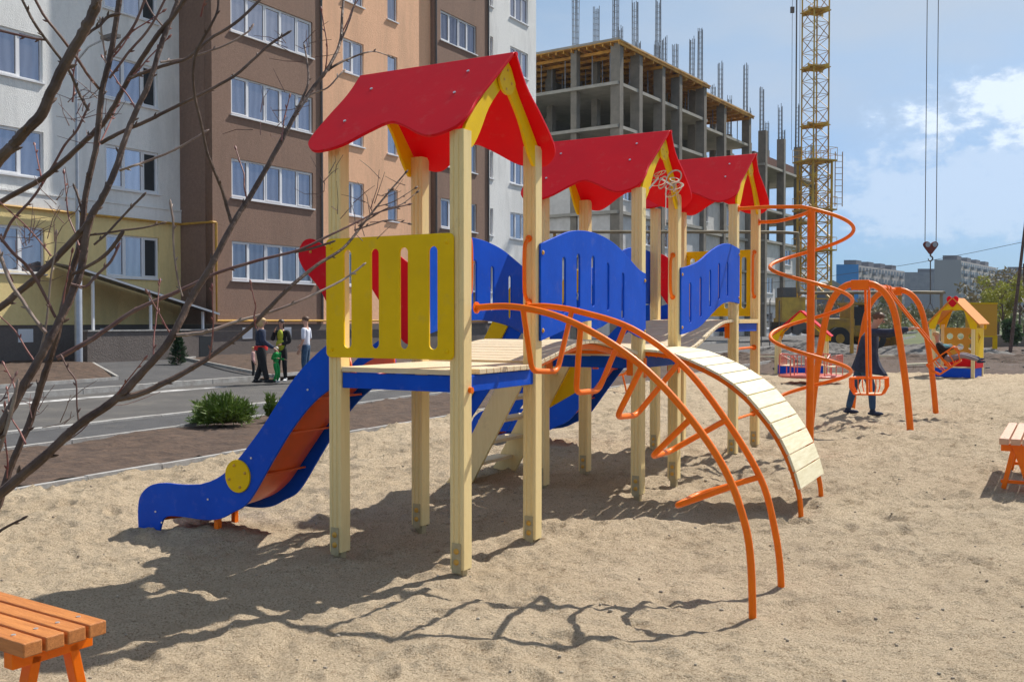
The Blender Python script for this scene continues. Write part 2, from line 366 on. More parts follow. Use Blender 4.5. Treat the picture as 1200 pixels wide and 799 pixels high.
def strip(name, m0, m1, z, material, u0=-14, u1=150, th=.25, kind='structure'):
    mb = MB()
    mb.add([KM(u0,m0,z-th),KM(u1,m0,z-th),KM(u1,m1,z-th),KM(u0,m1,z-th),KM(u0,m0,z),KM(u1,m0,z),KM(u1,m1,z),KM(u0,m1,z)], [(0,3,2,1),(4,5,6,7),(0,1,5,4),(1,2,6,5),(2,3,7,6),(3,0,4,7)])
    return tag(mb.build(name, material), kind=kind)
def kerb(m0, w_, z, u0=-14, u1=110, step=1.0):
    mb = MB(); u = u0
    while u < u1:
        for a, b in ((u+.006, u+step-.006),):
            dz = random.uniform(-.008,.008); dm = random.uniform(-.006,.006)
            P = [KM(a,m0+dm), KM(b,m0+dm), KM(b,m0+w_+dm), KM(a,m0+w_+dm)]
            mb.add([(p.x,p.y,z-.3) for p in P]+[(p.x,p.y,z+dz) for p in P], [(0,3,2,1),(4,5,6,7),(0,1,5,4),(1,2,6,5),(2,3,7,6),(3,0,4,7)])
        u += step
    return tag(mb.build('kerb', M['kerb']), kind='structure')
kerb(8.57, .07, .012)
kerb(11.33, .08, .03)
kerb(12.86, .14, .035)
kerb(18.5, .16, .11, step=1.0)
# soil strip between the playground and the pavement
def soilfn(a, m):
    p = KM(a, m); return (p.x, p.y, .0+.05*fb(p.x, p.y, .9, 4)+.03*fb(p.x, p.y, 4, 3))
grid('soil_strip', [-8+i*.16 for i in range(420)], [8.645+i*.1337 for i in range(21)], soilfn, M['soil'])
strip('pavement', 11.41, 12.86, .0, M['asphalt'])
strip('road', 13.0, 18.5, -.02, M['road'])
sl = MB()
for u0, u1, m0, m1 in ((2, 17.2, 17.35, 17.75), (17.2, 18.3, 17.3, 17.62)):
    P = [KM(u0,m0,-.016),KM(u1,m0,-.016),KM(u1,m1,-.016),KM(u0,m1,-.016)]; sl.add(P, [(0,1,2,3)])
tag(sl.build('road_marking', M['paintline'], fix=False), kind='structure')
# rising forecourt in front of the housing block
def yardz(m): 
    t = min(1, max(0, (m-18.7)/6.0)); return .09+.27*t*t*(3-2*t)
def yardfn(u, m): p = KM(u, m); return (p.x, p.y, yardz(m))
grid('forecourt', [-14+i*3 for i in range(50)], [18.66+i*.55 for i in range(40)], yardfn, M['asphalt'])
def bed(poly, name='flower_bed'):
    "soil bed drawn as a bumpy patch inside a polygon given in (u,m)"
    us = [p[0] for p in poly]; msx = [p[1] for p in poly]
    (a0, b0), (a1, b1), (a2, b2), (a3, b3) = poly
    def fn(s, t):
        u = (a0*(1-s)+a1*s)*(1-t)+(a3*(1-s)+a2*s)*t; m = (b0*(1-s)+b1*s)*(1-t)+(b3*(1-s)+b2*s)*t
        p = KM(u, m); e = min(s, 1-s, t, 1-t)
        return (p.x, p.y, yardz(m)+.02+min(1, e*12)*(.05+.05*fb(p.x, p.y, 1.2, 4))-(.08 if e < 1e-6 else 0))
    n = 60
    grid(name, [i/n for i in range(n+1)], [i/(n//2) for i in range(n//2+1)], fn, M['soil'])
    for i in range(4):
        a, b = KM(poly[i][0], poly[i][1], yardz(poly[i][1])+.05), KM(poly[(i+1)%4][0], poly[(i+1)%4][1], yardz(poly[(i+1)%4][1])+.03)
        tag(MB().bar(a, b, .07, .09).build('kerb', M['kerb']), kind='structure')
def um(px, py, z=.15):
    p = G(px, py, z); return (KX*p.x+KY*p.y, moff(p.x, p.y))
bed([um(-60, 458), um(138, 444), um(100, 428,.2), um(-60, 432,.2)])
bed([um(214, 424,.28), um(320, 441, .12), um(520, 421,.15), um(330, 411.5,.33)])
# soil beyond the sand, on the right
def backfn(x, y):
    z = -.02+.10*fb(x, y, .16, 4)+.05*fb(x, y, .9, 3)
    if moff(x, y) > 8.3: z = -.3
    if y < 31.5:
        z -= .0 if x > 26 else min(.3, (31.5-y)*.06)
    return (x, y, z)
grid('soil', [-6+i*.55 for i in range(190)], [28+i*.4 for i in range(95)], backfn, M['soil'])

rp = random.Random(31); pb = MB()
for k in range(520):
    y = 3.0+rp.random()**1.6*14; x = rp.uniform(-.62,.62)*y
    if moff(x, y) > 8.3: continue
    r = rp.uniform(.003,.0085)*(1+y*.06); pb.ell((x, y, sandz(x,y)+r*.35), r*rp.uniform(.8,1.5), r, r*.75, 6, 4)
M['pebble'] = mat('pebble', (.26,.21,.16), .9, (.50,.43,.33), 3)
tag(pb.build('pebbles', M['pebble']), kind='stuff')
# ---------------------------------------------------------------- the big play structure; local x = a, y = b
play = thing('play_structure', (OX, OY, 0), -TH, 'large climbing frame with three red roofed towers and blue bridges standing in the sand', 'climbing frame')
S = .99; T = (0.0, 3.086, 6.173)
def post_mesh(z1):
    mb = MB(); w = .0525; g = .006
    sec = []
    def side(rot):
        pts = [(-w+.006,-w), (-.026,-w), (-.022,-w+g), (-.016,-w+g), (-.012,-w), (.012,-w), (.016,-w+g), (.022,-w+g), (.026,-w), (w-.006,-w), ]
        c, s_ = math.cos(rot), math.sin(rot)
        return [(x*c-y*s_, x*s_+y*c) for x, y in pts]
    sec = side(0)
    flat = [(w,-w+.006),(w,w-.006)]
    sec += flat + side(math.pi) + [(-w,w-.006),(-w,-w+.006)]
    mb.prism(sec, lambda u, v, z: (u, v, z), .05, z1)
    return mb
bracket = None
def post(x, y, z1):
    o = post_mesh(z1).build('post', M['cream'], play)
    o.location = (x, y, 0)
    k = MB()
    k.box(-.034,.034,-.0585,-.0535,.03,.22).box(-.034,.034,.0535,.0585,.03,.22).box(-.03,.03,-.03,.03,-.4,.052)
    b = k.build('foot_bracket', M['zinc'], o)
    for z in (.10,.17): MB().tube([(0,-.0585,z),(0,-.064,z),(0,-.070,z)], [.020,.018,.008], 12).build('bolt_cap', M['bolt'], o, smooth=True)
    return o
tops = {0:2.86, 1:2.86, 2:3.03}
for ti, t in enumerate(T):
    for (x, y) in ((-S,0),(0,0),(0,S),(-S,S)):
        post(x, t+y, tops[ti]+(.05 if y else 0))
DZ = (1.33, 1.35, 1.655)
for ti, t in enumerate(T):
    dz = DZ[ti]
    d = MB(); y = -.045; 
    while y < S+.03:
        d.box(-S+.055, -.055 if (y < .05 or y > S-.14) else .055, t+y, t+y+.088, dz-.034, dz)
        y += .094
    d.build('deck', M['deck'], play, bevel=.003)
    # blue skirts below the deck
    b = MB()
    b.box(-S+.056, -.056, t-.035, t-.013, dz-.145, dz-.04).box(-S+.056, -.056, t+S+.013, t+S+.035, dz-.145, dz-.04)
    b.box(.013, .035, t+.056, t+S-.056, dz-.145, dz-.04).box(-S-.035, -S-.013, t+.056, t+S-.056, dz-.145, dz-.04)
    b.build('skirt_board', M['blue'], play, bevel=.003)
# roofs
nearp = [(.13,0),(.11,.14),(.08,.36),(.055,.53),(.06,.66),(.03,.79),(-.06,.86),(-.16,.88),(-.27,.83),(-.44,.72),(-.57,.67),(-.70,.75),(-.86,.88),(-1.04,.92),(-1.15,.86),(-1.2,.75),(-1.185,.5),(-1.155,.25),(-1.17,0)]
body = [tuple(p) for p in cr([(x,y,0) for x, y in nearp], 5)]
nearp2 = [(p[0], p[1]) for p in body]
cx = (-1.17+.13)/2
farp = [(2*cx-x, y) for x, y in nearp2]
ph = R(46)
for ti, t in enumerate(T):
    zr = 3.45 if ti < 2 else 3.69
    rf = thing('roof', (0,0,0), 0, None, None); rf.parent = play
    # each slope one board; slopes meet at the ridge
    n = plate('roof_board', nearp2, [], .022, (0, t+S/2-.012, zr), (1,0,0), (0,-math.cos(ph),-math.sin(ph)), M['red'], rf, .004)
    f = plate('roof_board', farp, [], .022, (0, t+S/2+.012, zr), (1,0,0), (0,math.cos(ph),-math.sin(ph)), M['red'], rf, .004)
    MB().tube([(-1.18, t+S/2, zr-.004), (.14, t+S/2, zr-.004)], .016, 10).build('ridge_cap', M['red'], rf, smooth=True)
    for ax in (.035, -S-.06):
        # yellow rafters: a bent board along each slope, ending at the post top, and a round plate at the top
        for sg in (-1, 1):
            pl = [(.02,.0),(.30,.012),(.58,.012),(.79,.03),(.80,.15),(.72,.165),(.60,.15),(.42,.115),(.2,.12),(.02,.14)]
            pl = [(p[0], p[1]) for p in cr([(a, b, 0) for a, b in pl], 3, True)]
            c_, s_ = math.cos(ph), math.sin(ph)
            # board plane is x = ax; along slope axis and inwards axis
            U = (0, sg*c_, -s_); V = (0, -sg*s_, -c_)
            plate('rafter', pl, [], .024, (ax+.001*sg, t+S/2, zr-.012), U, V, M['yellow'], rf, .003)
        q = [(.115*math.cos(a), .115*math.sin(a)) for a in [R(190+160*k/12) for k in range(13)]] + [(.05,.075),(0,.115),(-.05,.075)]
        sx = .026 if ax > 0 else -.026
        g = plate('gable_plate', q, [], .02, (ax+sx, t+S/2, zr-.155), (0,1,0), (0,0,1), M['yellow'], rf, .003)
        for yy, zz in ((-.05,-.02),(.05,-.03),(0,.05),(-.02,-.08)):
            MB().box(ax+sx-.014, ax+sx+.014, t+S/2+yy-.008, t+S/2+yy+.008, zr-.155+zz-.008, zr-.155+zz+.008).build('screw', M['bolt'], rf)
    for (u, v) in ((-.16,.42),(-.16,.17),(-.98,.60),(-.95,.22)):
        for sg in (-1, 1):
            c0 = Vector((u, t+S/2+sg*(.012+v*math.cos(ph)), zr-v*math.sin(ph))); nn = Vector((0,sg*math.sin(ph),math.cos(ph)))
            MB().cyl(c0, c0+nn*.018, .011, 10).build('screw_cap', M['screw'], rf)
# slotted yellow panels
class caps:
    def __init__(s, pts, r=.017): s.p = pts; s.r = r
    def build(s, name, m, parent):
        for p, nrm in s.p:
            p = Vector(p); nrm = Vector(nrm); MB().tube([p, p+nrm*.006, p+nrm*.011], [s.r, s.r*.9, s.r*.4], 12).build(name, m, parent, smooth=True)
yp = plate('guard_panel', rrect(-1.045,-.012,1.395,2.205,.035), [slot(u,1.46,2.125,.066) for u in (-.86,-.63,-.395,-.165)], .018, (0,-.0640,0), (1,0,0), (0,0,1), M['yellow'], play)
caps([((x,-.073,z),(0,-1,0)) for x in (-1.0,-.06) for z in (1.45,2.15)]).build('bolt_cap', M['yellow'], yp)
yp3 = plate('guard_panel', rrect(-1.03,.04,1.70,2.56,.035), [slot(u,1.80,2.47,.066) for u in (-.86,-.63,-.395,-.165)], .018, (0,T[2]+S+.064,0), (1,0,0), (0,0,1), M['yellow'], play)
caps([((x,T[2]+S+.053,z),(0,-1,0)) for x in (-.93,-.06) for z in (1.78,2.48)]).build('bolt_cap', M['yellow'], yp3)
# bridge between the first towers (humped) and between the second and third (rising wave)
def interp(pts, x):
    for (a, za), (b, zb) in zip(pts, pts[1:]):
        if x <= b: return za+(zb-za)*(x-a)/(b-a)
    return pts[-1][1]
def curve_of(ctrl, y0, y1, n=24):
    c = cr([(y, z, 0) for y, z in ctrl], 8); pts = [(p.x, p.y) for p in c]
    return [(y0+(y1-y0)*i/n, interp(pts, y0+(y1-y0)*i/n)) for i in range(n+1)], pts
def bridge(ctrl, y0, y1, top, bot, slots, slotspan):
    _, prof = curve_of(ctrl, y0, y1)
    bd = MB(); y = y0+.01; 
    while y < y1-.05:
        ya, yb = y, y+.082; za, zb = interp(prof, ya), interp(prof, yb)
        nrm = Vector((0, -(zb-za), (yb-ya))).normalized()*.03
        vs = []
        for x in (-S+.04, -.0+.025):
            for (yy, zz) in ((ya, za), (yb, zb)):
                vs.append((x, yy, zz)); vs.append((x, yy-nrm.y, zz-nrm.z))
        bd.add(vs, [(0,2,3,1),(4,5,7,6),(0,4,6,2),(1,3,7,5),(0,1,5,4),(2,6,7,3)])
        y += .09
    bd.build('bridge_deck', M['deck'], play, bevel=.003)
    fr = MB()
    for x in (-S+.10, -.06):
        pth = [(x, y0+(y1-y0)*i/28, interp(prof, y0+(y1-y0)*i/28)-.058) for i in range(29)]
        for p, q in zip(pth, pth[1:]): fr.bar(p, q, .03, .045)
    fr.bar((-S+.1, y0+.4, interp(prof, y0+.4)-.06), (-.06, y0+.4, interp(prof, y0+.4)-.06), .03, .03)
    fr.bar((-S+.1, y1-.4, interp(prof, y1-.4)-.06), (-.06, y1-.4, interp(prof, y1-.4)-.06), .03, .03)
    for x in (-S+.10, -.06): 
        fr.box(x-.03, x+.03, y0-.02, y0+.004, interp(prof, y0)-.22, interp(prof, y0)-.045).box(x-.03, x+.03, y1-.004, y1+.02, interp(prof, y1)-.22, interp(prof, y1)-.045)
    fr.build('bridge_frame', M['orange'], play)
    _, tp = curve_of(top, y0, y1); _, bp = curve_of(bot, y0, y1)
    ya, yb = y0-.06, y1+.06
    outl = [(ya+(yb-ya)*i/30, interp(tp, ya+(yb-ya)*i/30)) for i in range(31)] + [(yb-(yb-ya)*i/30, interp(bp, yb-(yb-ya)*i/30)) for i in range(31)]
    holes = [slot(u, v0, v1, .062) for u, v0, v1 in slots]
    for x in (.0635, -S-.0635):
        pn = plate('bridge_side', outl, holes, .018, (x,0,0), (0,1,0), (0,0,1), M['blue'], play)
        cp = [((x+(.009 if x > 0 else .009), yy, zz), (1,0,0)) for yy in (y0-.03, y1+.03) for zz in (interp(bp, yy)+.07, interp(tp, yy)-.07)]
        caps(cp).build('bolt_cap', M['bolt'], pn)
y0, y1 = T[0]+S+.0, T[1]-.0
bridge([(y0,1.335),(y0+.35,1.40),(y0+.75,1.475),(y0+1.15,1.485),(y0+1.6,1.43),(y1,1.35)], y0+.055, y1-.055,
       [(y0-.05,2.19),(y0+.2,2.26),(y0+.5,2.335),(y0+.8,2.36),(y0+1.1,2.345),(y0+1.4,2.29),(y0+1.7,2.19),(y0+1.95,2.10),(y1+.06,2.07)],
       [(y0-.05,1.49),(y0+.2,1.535),(y0+.7,1.63),(y0+1.1,1.645),(y0+1.5,1.60),(y0+1.9,1.50),(y1+.06,1.47)],
       [(y0+.38,1.70,2.13),(y0+.64,1.74,2.17),(y0+.92,1.76,2.17),(y0+1.22,1.73,2.13),(y0+1.55,1.66,2.06),], None)
y2, y3 = T[1]+S, T[2]
bridge([(y2,1.352),(y2+.3,1.35),(y2+.7,1.40),(y2+1.1,1.51),(y2+1.6,1.63),(y3,1.655)], y2+.055, y3-.055,
       [(y2-.06,2.17),(y2+.2,2.20),(y2+.55,2.27),(y2+.95,2.40),(y2+1.35,2.50),(y2+1.7,2.53),(y3+.06,2.49)],
       [(y2-.06,1.50),(y2+.2,1.52),(y2+.6,1.58),(y2+1.0,1.71),(y2+1.4,1.83),(y2+1.75,1.86),(y3+.06,1.84)],
       [(y2+.28,1.62,2.04),(y2+.62,1.68,2.11),(y2+.95,1.79,2.20),(y2+1.28,1.88,2.29),(y2+1.6,1.92,2.32)], None)
# grab handles
def handle(x, y, z0, z1, sg):
    n = Vector((0,sg,0))
    c = Vector((x, y, 0)); pts = [c+Vector((0,0,z0)), c+n*.045+Vector((0,0,z0+.03)), c+n*.07+Vector((0,0,z0+.1)), c+n*.07+Vector((0,0,z1-.1)), c+n*.045+Vector((0,0,z1-.03)), c+Vector((0,0,z1))]
    mb = MB().tube(cr(pts, 4), .0155, 10)
    for z in (z0, z1): mb.tube([c+Vector((0,0,z)), c+n*.008+Vector((0,0,z))], .026, 12)
    return mb.build('grab_handle', M['orange'], play, smooth=True)
handle(.0, S-.053, 1.78, 2.24, -1); handle(.0, .053, 1.78, 2.22, 1)
handle(.0, T[1]+S-.053, 1.88, 2.30, -1); handle(.0, T[2]+S-.053, 1.95, 2.52, -1)
handle(.0, T[1]+.053, 1.88, 2.28, 1)
# slides
def slide(yb, zd, rs):
    "slide leaving the -a side; rs scales its run"
    sl = thing('slide', (0,0,0), 0, None, None); sl.parent = play
    kz = (zd+.17)/1.50
    top = [(-.99,1.53),(-1.15,1.49),(-1.46,1.25),(-1.79,.86),(-2.05,.59),(-2.22,.46),(-2.41,.385),(-2.62,.36),(-2.84,.355),(-3.00,.32),(-3.11,.23),(-3.14,.10),(-3.13,-.09)]
    bot = [(-2.89,-.09),(-2.88,.0),(-2.82,.085),(-2.65,.105),(-2.40,.105),(-2.23,.13),(-2.10,.19),(-1.93,.29),(-1.70,.60),(-1.50,.86),(-1.30,1.06),(-1.12,1.17),(-.99,1.19)]
    def sc_(p): return (-S-(-S-p[0])*rs if p[0] < -S else p[0], p[1]*kz if p[1] > 0 else p[1])
    tc_ = [(p[0], p[1]) for p in cr([(*sc_(p),0) for p in top], 5)]; bc = [(p[0], p[1]) for p in cr([(*sc_(p),0) for p in bot], 5)]
    for i, yy in enumerate((yb+.10, yb+.66)):
        low = [(p[0], p[1]*(1-(.20*min(1,max(0,(-1.95-p[0])/.3)) if p[0] > -3 else .2)) if i and p[1] > .1 else p[1]) for p in tc_]
        pn = plate('side_panel', low+bc, [], .02, (0,yy,0), (1,0,0), (0,0,1), M['blue'], sl, .003)
    sm = [(-.97,1.27),(-1.12,1.24),(-1.32,1.12),(-1.55,.90),(-1.80,.60),(-2.0,.36),(-2.2,.23),(-2.45,.175),(-2.70,.165),(-2.86,.14),(-2.93,.04)]
    c = [sc_((p[0], p[1])) for p in cr([(x, z, 0) for x, z in sm], 5)]
    ch = MB(); vs = []; n = 9
    prof = [(yb+.115, .13), (yb+.125, .03), (yb+.17, .0), (yb+.3, -.012), (yb+.38, -.016), (yb+.48, -.012), (yb+.60, .0), (yb+.635, .03), (yb+.645, .13)]
    for i, (x, z) in enumerate(c):
        a = c[max(i-1,0)]; b = c[min(i+1,len(c)-1)]; d = Vector((b[0]-a[0], b[1]-a[1])).normalized(); nn = Vector((d.y, -d.x)) if d.x < 0 else Vector((-d.y, d.x))
        if nn.y < 0: nn = -nn
        for (y, hh) in prof: vs.append((x+nn.x*hh, y, z+nn.y*hh))
    fs = [(i*n+k, i*n+k+1, (i+1)*n+k+1, (i+1)*n+k) for i in range(len(c)-1) for k in range(n-1)]
    ch.add(vs, fs); o = ch.build('chute', M['chute'], sl, smooth=True)
    so_ = o.modifiers.new('solid', 'SOLIDIFY'); so_.thickness = .012; so_.offset = 0
    xd, zd_ = sc_((-2.03,.535))
    for yy in ((yb+.082, yb+.678) if yb < 1 else (yb+.678,)):
        MB().tube([(xd, yy-.008, zd_-.06),(xd, yy+.008, zd_-.06)], .125, 28).build('disc_plate', M['yellow'], sl, bevel=.003)
    cp = []
    for a in ((20, 110, 200, 290) if yb < 1 else ()):
        cp.append(((xd+.085*math.cos(R(a)), yb+.074, zd_-.06+.085*math.sin(R(a))), (0,-1,0)))
    caps(cp, .012).build('bolt_cap', M['bolt'], sl)
    for p in ((-1.9,.62),(-2.35,.27),(-2.93,.12),(-1.35,1.15),(-2.86,.04)):
        x, z = sc_(p); MB().cyl((x, yb+.092, z), (x, yb+.084, z), .008, 8).build('screw', M['screw'], sl)
    xs, zs = sc_((-2.3,.14))
    MB().box(xs-.02, xs+.02, yb+.12, yb+.16, -.3, zs+.03).build('leg', M['orange'], sl)
    MB().box(xs-.32, xs-.28, yb+.60, yb+.64, -.3, zs+.0).build('leg', M['orange'], sl)
    for p in ((-1.30,1.10),(-1.60,.83),(-1.86,.50)):
        x, z = sc_(p); MB().box(x-.008,x+.008,yb+.125,yb+.64,z-.024,z-.010).build('chute_rib', M['chute'], sl)
    # red half heart guards beside the slide mouth
    hh = [(-.99,0),(-1.05,.03),(-1.12,.16),(-1.20,.33),(-1.27,.47),(-1.31,.58),(-1.305,.68),(-1.26,.755),(-1.19,.775),(-1.12,.75),(-1.06,.69),(-.99,.62)]
    for i, yy in enumerate((yb-.066, yb+S+.066)):
        f = 1.0 if i == 0 else 1.45
        pl = [(-.955,.62),(-.955,-.02)]+[(-S-(-S-p[0])*f, p[1]) for p in cr([(x, z, 0) for x, z in hh], 4)]
        yz = (yb-.0, yb+S)[i]
        if i == 0: pl = [(-.955,.70),(-.955,.14)]+[(p[0], p[1]) for p in cr([(-.99,.18,0),(-1.05,.31,0),(-1.12,.42,0),(-1.20,.50,0),(-1.27,.57,0),(-1.31,.65,0),(-1.295,.72,0),(-1.25,.765,0),(-1.18,.77,0),(-1.12,.74,0),(-1.04,.70,0)], 4)]
        g = plate('heart_guard', pl, [], .018, (-.055, yb+ (.02 if i == 0 else S-.02), zd+.12), (1,0,0), (0,0,1), M['red'], play, .003)
        caps([((-1.25-(.06 if i else 0), yb+(.01 if i == 0 else S-.03), zd+.12+z), (0,-1,0)) for z in (.55,.68)], .010).build('bolt_cap', M['bolt'], g)
slide(0.0, 1.33, 1.0)
slide(T[2], 1.655, 1.28)
# stairs on the -a side of the second tower
stp = thing('stairs', (0,0,0), 0, None, None); stp.parent = play
yA, yB = T[1]+.04, T[1]+S-.04
dirs = Vector((-1.03, 0, -1.33)).normalized(); top = Vector((-S-.03, 0, 1.30)); foot = Vector((-2.07, 0, -.05))
for yy in (yA, yB):
    wv = Vector((-dirs.z, 0, dirs.x))
    a = [(-1.34,1.31),(-1.06,1.31),(-1.86,-.10),(-2.15,-.10)]
    plate('stringer', a, [], .036, (0,yy,0), (1,0,0), (0,0,1), M['cream'], stp, .003)
tr = MB()
for k in range(5):
    z = .14+.232*k; x = -1.93+.232*k*.59
    tr.box(x-.10, x+.10, yA+.02, yB-.02, z, z+.032)
tr.build('tread', M['deck'], stp, bevel=.003)
for yy in (yA-.055, yB+.055):
    # sloping guards: blue board on the stair side, yellow board above it
    bl = [(-1.02,1.86),(-1.24,1.86),(-1.34,1.66),(-1.82,.85),(-2.02,.60),(-2.02,.46),(-1.94,.42),(-1.83,.61),(-1.56,.97),(-1.15,1.63),(-1.02,1.70)]
    plate('stair_guard', bl, [], .018, (0,yy,0), (1,0,0), (0,0,1), M['blue'], stp, .003)
    yl = [(-1.05,2.16),(-1.12,2.20),(-1.24,2.12),(-1.47,1.74),(-1.63,1.46),(-2.0,.86),(-2.0,.74),(-1.93,.72),(-1.80,.84),(-1.30,1.68),(-1.05,2.0)]
    plate('stair_rail', yl, [], .018, (0,yy-.0195 if yy < T[1]+.5 else yy+.0195,0), (1,0,0), (0,0,1), M['yellow'], stp, .003)
for yy in (yB,):
    plate('gusset', [(-1.02,1.28),(-1.02,.92),(-1.48,.66),(-1.36,.95)], [], .018, (0,yy+.03,0), (1,0,0), (0,0,1), M['yellow'], stp, .003)
# arched ladder of orange tubes on the first tower
arch = thing('climbing_arch', (0,0,0), 0, None, None); arch.parent = play
p1 = [(.055,1.73),(.32,1.735),(.62,1.68),(.91,1.56),(1.19,1.385),(1.45,1.14),(1.68,.84),(1.80,.57),(1.855,.28),(1.87,-.30)]
p2 = [(.055,1.745),(.22,1.745),(.47,1.705),(.85,1.59),(1.21,1.345),(1.50,1.0),(1.72,.65),(1.81,.34),(1.85,.05),(1.855,-.3)]
t1 = cr([(x, .10, z) for x, z in p1], 6); t2 = cr([(x, .82, z) for x, z in p2], 6)
MB().tube(t1, .0215, 14).build('side_tube', M['orange'], arch, smooth=True)
MB().tube(t2, .0215, 14).build('side_tube', M['orange'], arch, smooth=True)
def rung(t0, t3, b1, b2):
    a = Vector((t0[0], .10, t0[1])); d = Vector((t3[0], .82, t3[1])); b = Vector((b1[0], .27, b1[1])); c = Vector((b2[0], .62, b2[1]))
    def rnd(p, q, r, n=5):
        u = (p-q).normalized()*.06; v = (r-q).normalized()*.06
        return [q+u*(1-k/n)**2+v*(k/n)**2 for k in range(n+1)]
    path = [a]+rnd(a, b, c)+rnd(b, c, d)+[d]
    MB().tube(path, .0185, 12).build('rung', M['orange'], arch, smooth=True)
rung((.40,1.72),(.40,1.72),(.375,1.32),(.385,1.30))
rung((.80,1.615),(.80,1.61),(.69,1.19),(.69,1.18))
rung((1.20,1.375),(1.18,1.37),(.97,1.05),(.96,1.03))
rung((1.50,1.08),(1.50,1.01),(1.20,.82),(1.19,.81))
rung((1.745,.71),(1.72,.66),(1.35,.53),(1.37,.545))
fl = MB()
for yy, z in ((.10,1.73),(.82,1.745)): fl.tube([(.053,yy,z),(.063,yy,z)], .038, 14)
fl.tube([(.053,.02,1.20),(.075,.02,1.20)], .02, 12)
fl.bar((.05,S-.08,1.745),(.05,.80,1.745),.02,.05)
fl.each('flange', M['orange'], arch, smooth=True)
# arched slat bridge on the second tower
ab = thing('arched_ramp', (0,0,0), 0, None, None); ab.parent = play
pr = [(.04,1.385),(.30,1.36),(.55,1.275),(.80,1.155),(1.0,1.01),(1.12,.885),(1.28,.68),(1.40,.45),(1.48,.20)]
ext = pr+[(1.50,-.05),(1.505,-.3)]
C = [(p[0], p[1]) for p in cr([(x, z, 0) for x, z in pr], 12)]
ln = [0]
for p, q in zip(C, C[1:]): ln.append(ln[-1]+math.hypot(q[0]-p[0], q[1]-p[1]))
def at(s):
    for i in range(len(C)-1):
        if s <= ln[i+1]: 
            f = (s-ln[i])/(ln[i+1]-ln[i]); return (C[i][0]+(C[i+1][0]-C[i][0])*f, C[i][1]+(C[i+1][1]-C[i][1])*f)
    return C[-1]
nsl = 13; st_ = ln[-1]/nsl; sb = MB()
for k in range(nsl):
    a, b = at(k*st_), at((k+1)*st_-.012); d = Vector((b[0]-a[0],0,b[1]-a[1])).normalized(); n = Vector((-d.z,0,d.x))*.024
    if n.z < 0: n = -n
    A0, B0 = Vector((a[0],0,a[1])), Vector((b[0],0,b[1])); vs = []
    for yy in (T[1]+.01, T[1]+S+.0):
        o_ = Vector((0,yy+random.uniform(-.004,.004),0)); vs += [A0+o_, B0+o_, B0+o_-n, A0+o_-n]
    sb.add(vs, [(0,1,2,3),(4,7,6,5),(0,4,5,1),(1,5,6,2),(2,6,7,3),(3,7,4,0)])
sb.build('slat', M['slat'], ab, bevel=.003)
for yy in (T[1]+.07, T[1]+S-.07):
    q = cr([(x*.985-.012, yy, z-.045 if z > 0 else z) for x, z in ext], 6)
    MB().tube(q, .022, 12).build('side_tube', M['orange'], ab, smooth=True)
nb = MB()
for k in range(nsl):
    for f in (.25,.75):
        s = (k+f)*st_; a = at(s); b = at(s+.01); d = Vector((b[0]-a[0],0,b[1]-a[1])).normalized(); n = Vector((-d.z,0,d.x)); n = n if n.z > 0 else -n
        for yy in (T[1]+.07, T[1]+S-.07):
            p = Vector((a[0],yy,a[1])); nb.cyl(p-n*.024, p-n*.072, .007, 6)
nb.each('bolt', M['orange'], ab)
brk = MB()
for yy in (T[1]+.03, T[1]+S-.03): brk.box(.054,.062,yy-.03,yy+.03,1.12,1.30)
brk.box(.036,.08,T[1]+.06,T[1]+S-.06,1.325,1.352)
brk.each('bracket', M['orange'], ab)
# spiral climber on the third tower
spc = thing('spiral_climber', (0,0,0), 0, None, None); spc.parent = play
cxp, cyp, rad = .80, T[2]+.50, .485
MB().tube([(cxp,cyp,-.3),(cxp,cyp,2.99)], .046, 18).build('pole', M['orange'], spc, smooth=True)
z0 = 2.98; pth = [Vector((.055, cyp-rad, z0)), Vector((.4, cyp-rad, z0))]
n = 150; turns = 2.72
for i in range(n+1):
    a = -math.pi/2+2*math.pi*turns*i/n
    zz = z0-.02-.845*turns*(i/n); r = rad*(1-.05*i/n)
    pth.append(Vector((cxp+r*math.cos(a), cyp+r*math.sin(a), zz)))
MB().tube(pth, .022, 12).build('spiral_tube', M['orange'], spc, smooth=True)
MB().tube(cr([(.055,T[2]+S-.04,2.90),(.3,T[2]+S-.06,2.90),(.6,T[2]+.72,2.93),(cxp,cyp,2.96)], 5), .022, 12).build('brace_tube', M['orange'], spc, smooth=True)
fl = MB().tube([(.053,cyp-rad,z0),(.063,cyp-rad,z0)], .04, 12).tube([(.053,T[2]+S-.04,2.90),(.063,T[2]+S-.04,2.90)], .04, 12).each('flange', M['orange'], spc)
for z in (.45,.85,1.30):
    MB().tube([(.0,T[2]+.05,z),(.0,T[2]+S-.05,z)], .016, 10).tube([(0,T[2]+S-.066,z),(0,T[2]+S-.053,z)], .035, 12).tube([(0,T[2]+.053,z),(0,T[2]+.066,z)], .035, 12).build('ladder_rung', M['orange'], play, smooth=True)
# landing edge board
MB().box(-.04,.058,T[2]+.056,T[2]+S-.056,1.61,1.659).build('landing_edge', M['cream'], play, bevel=.003)
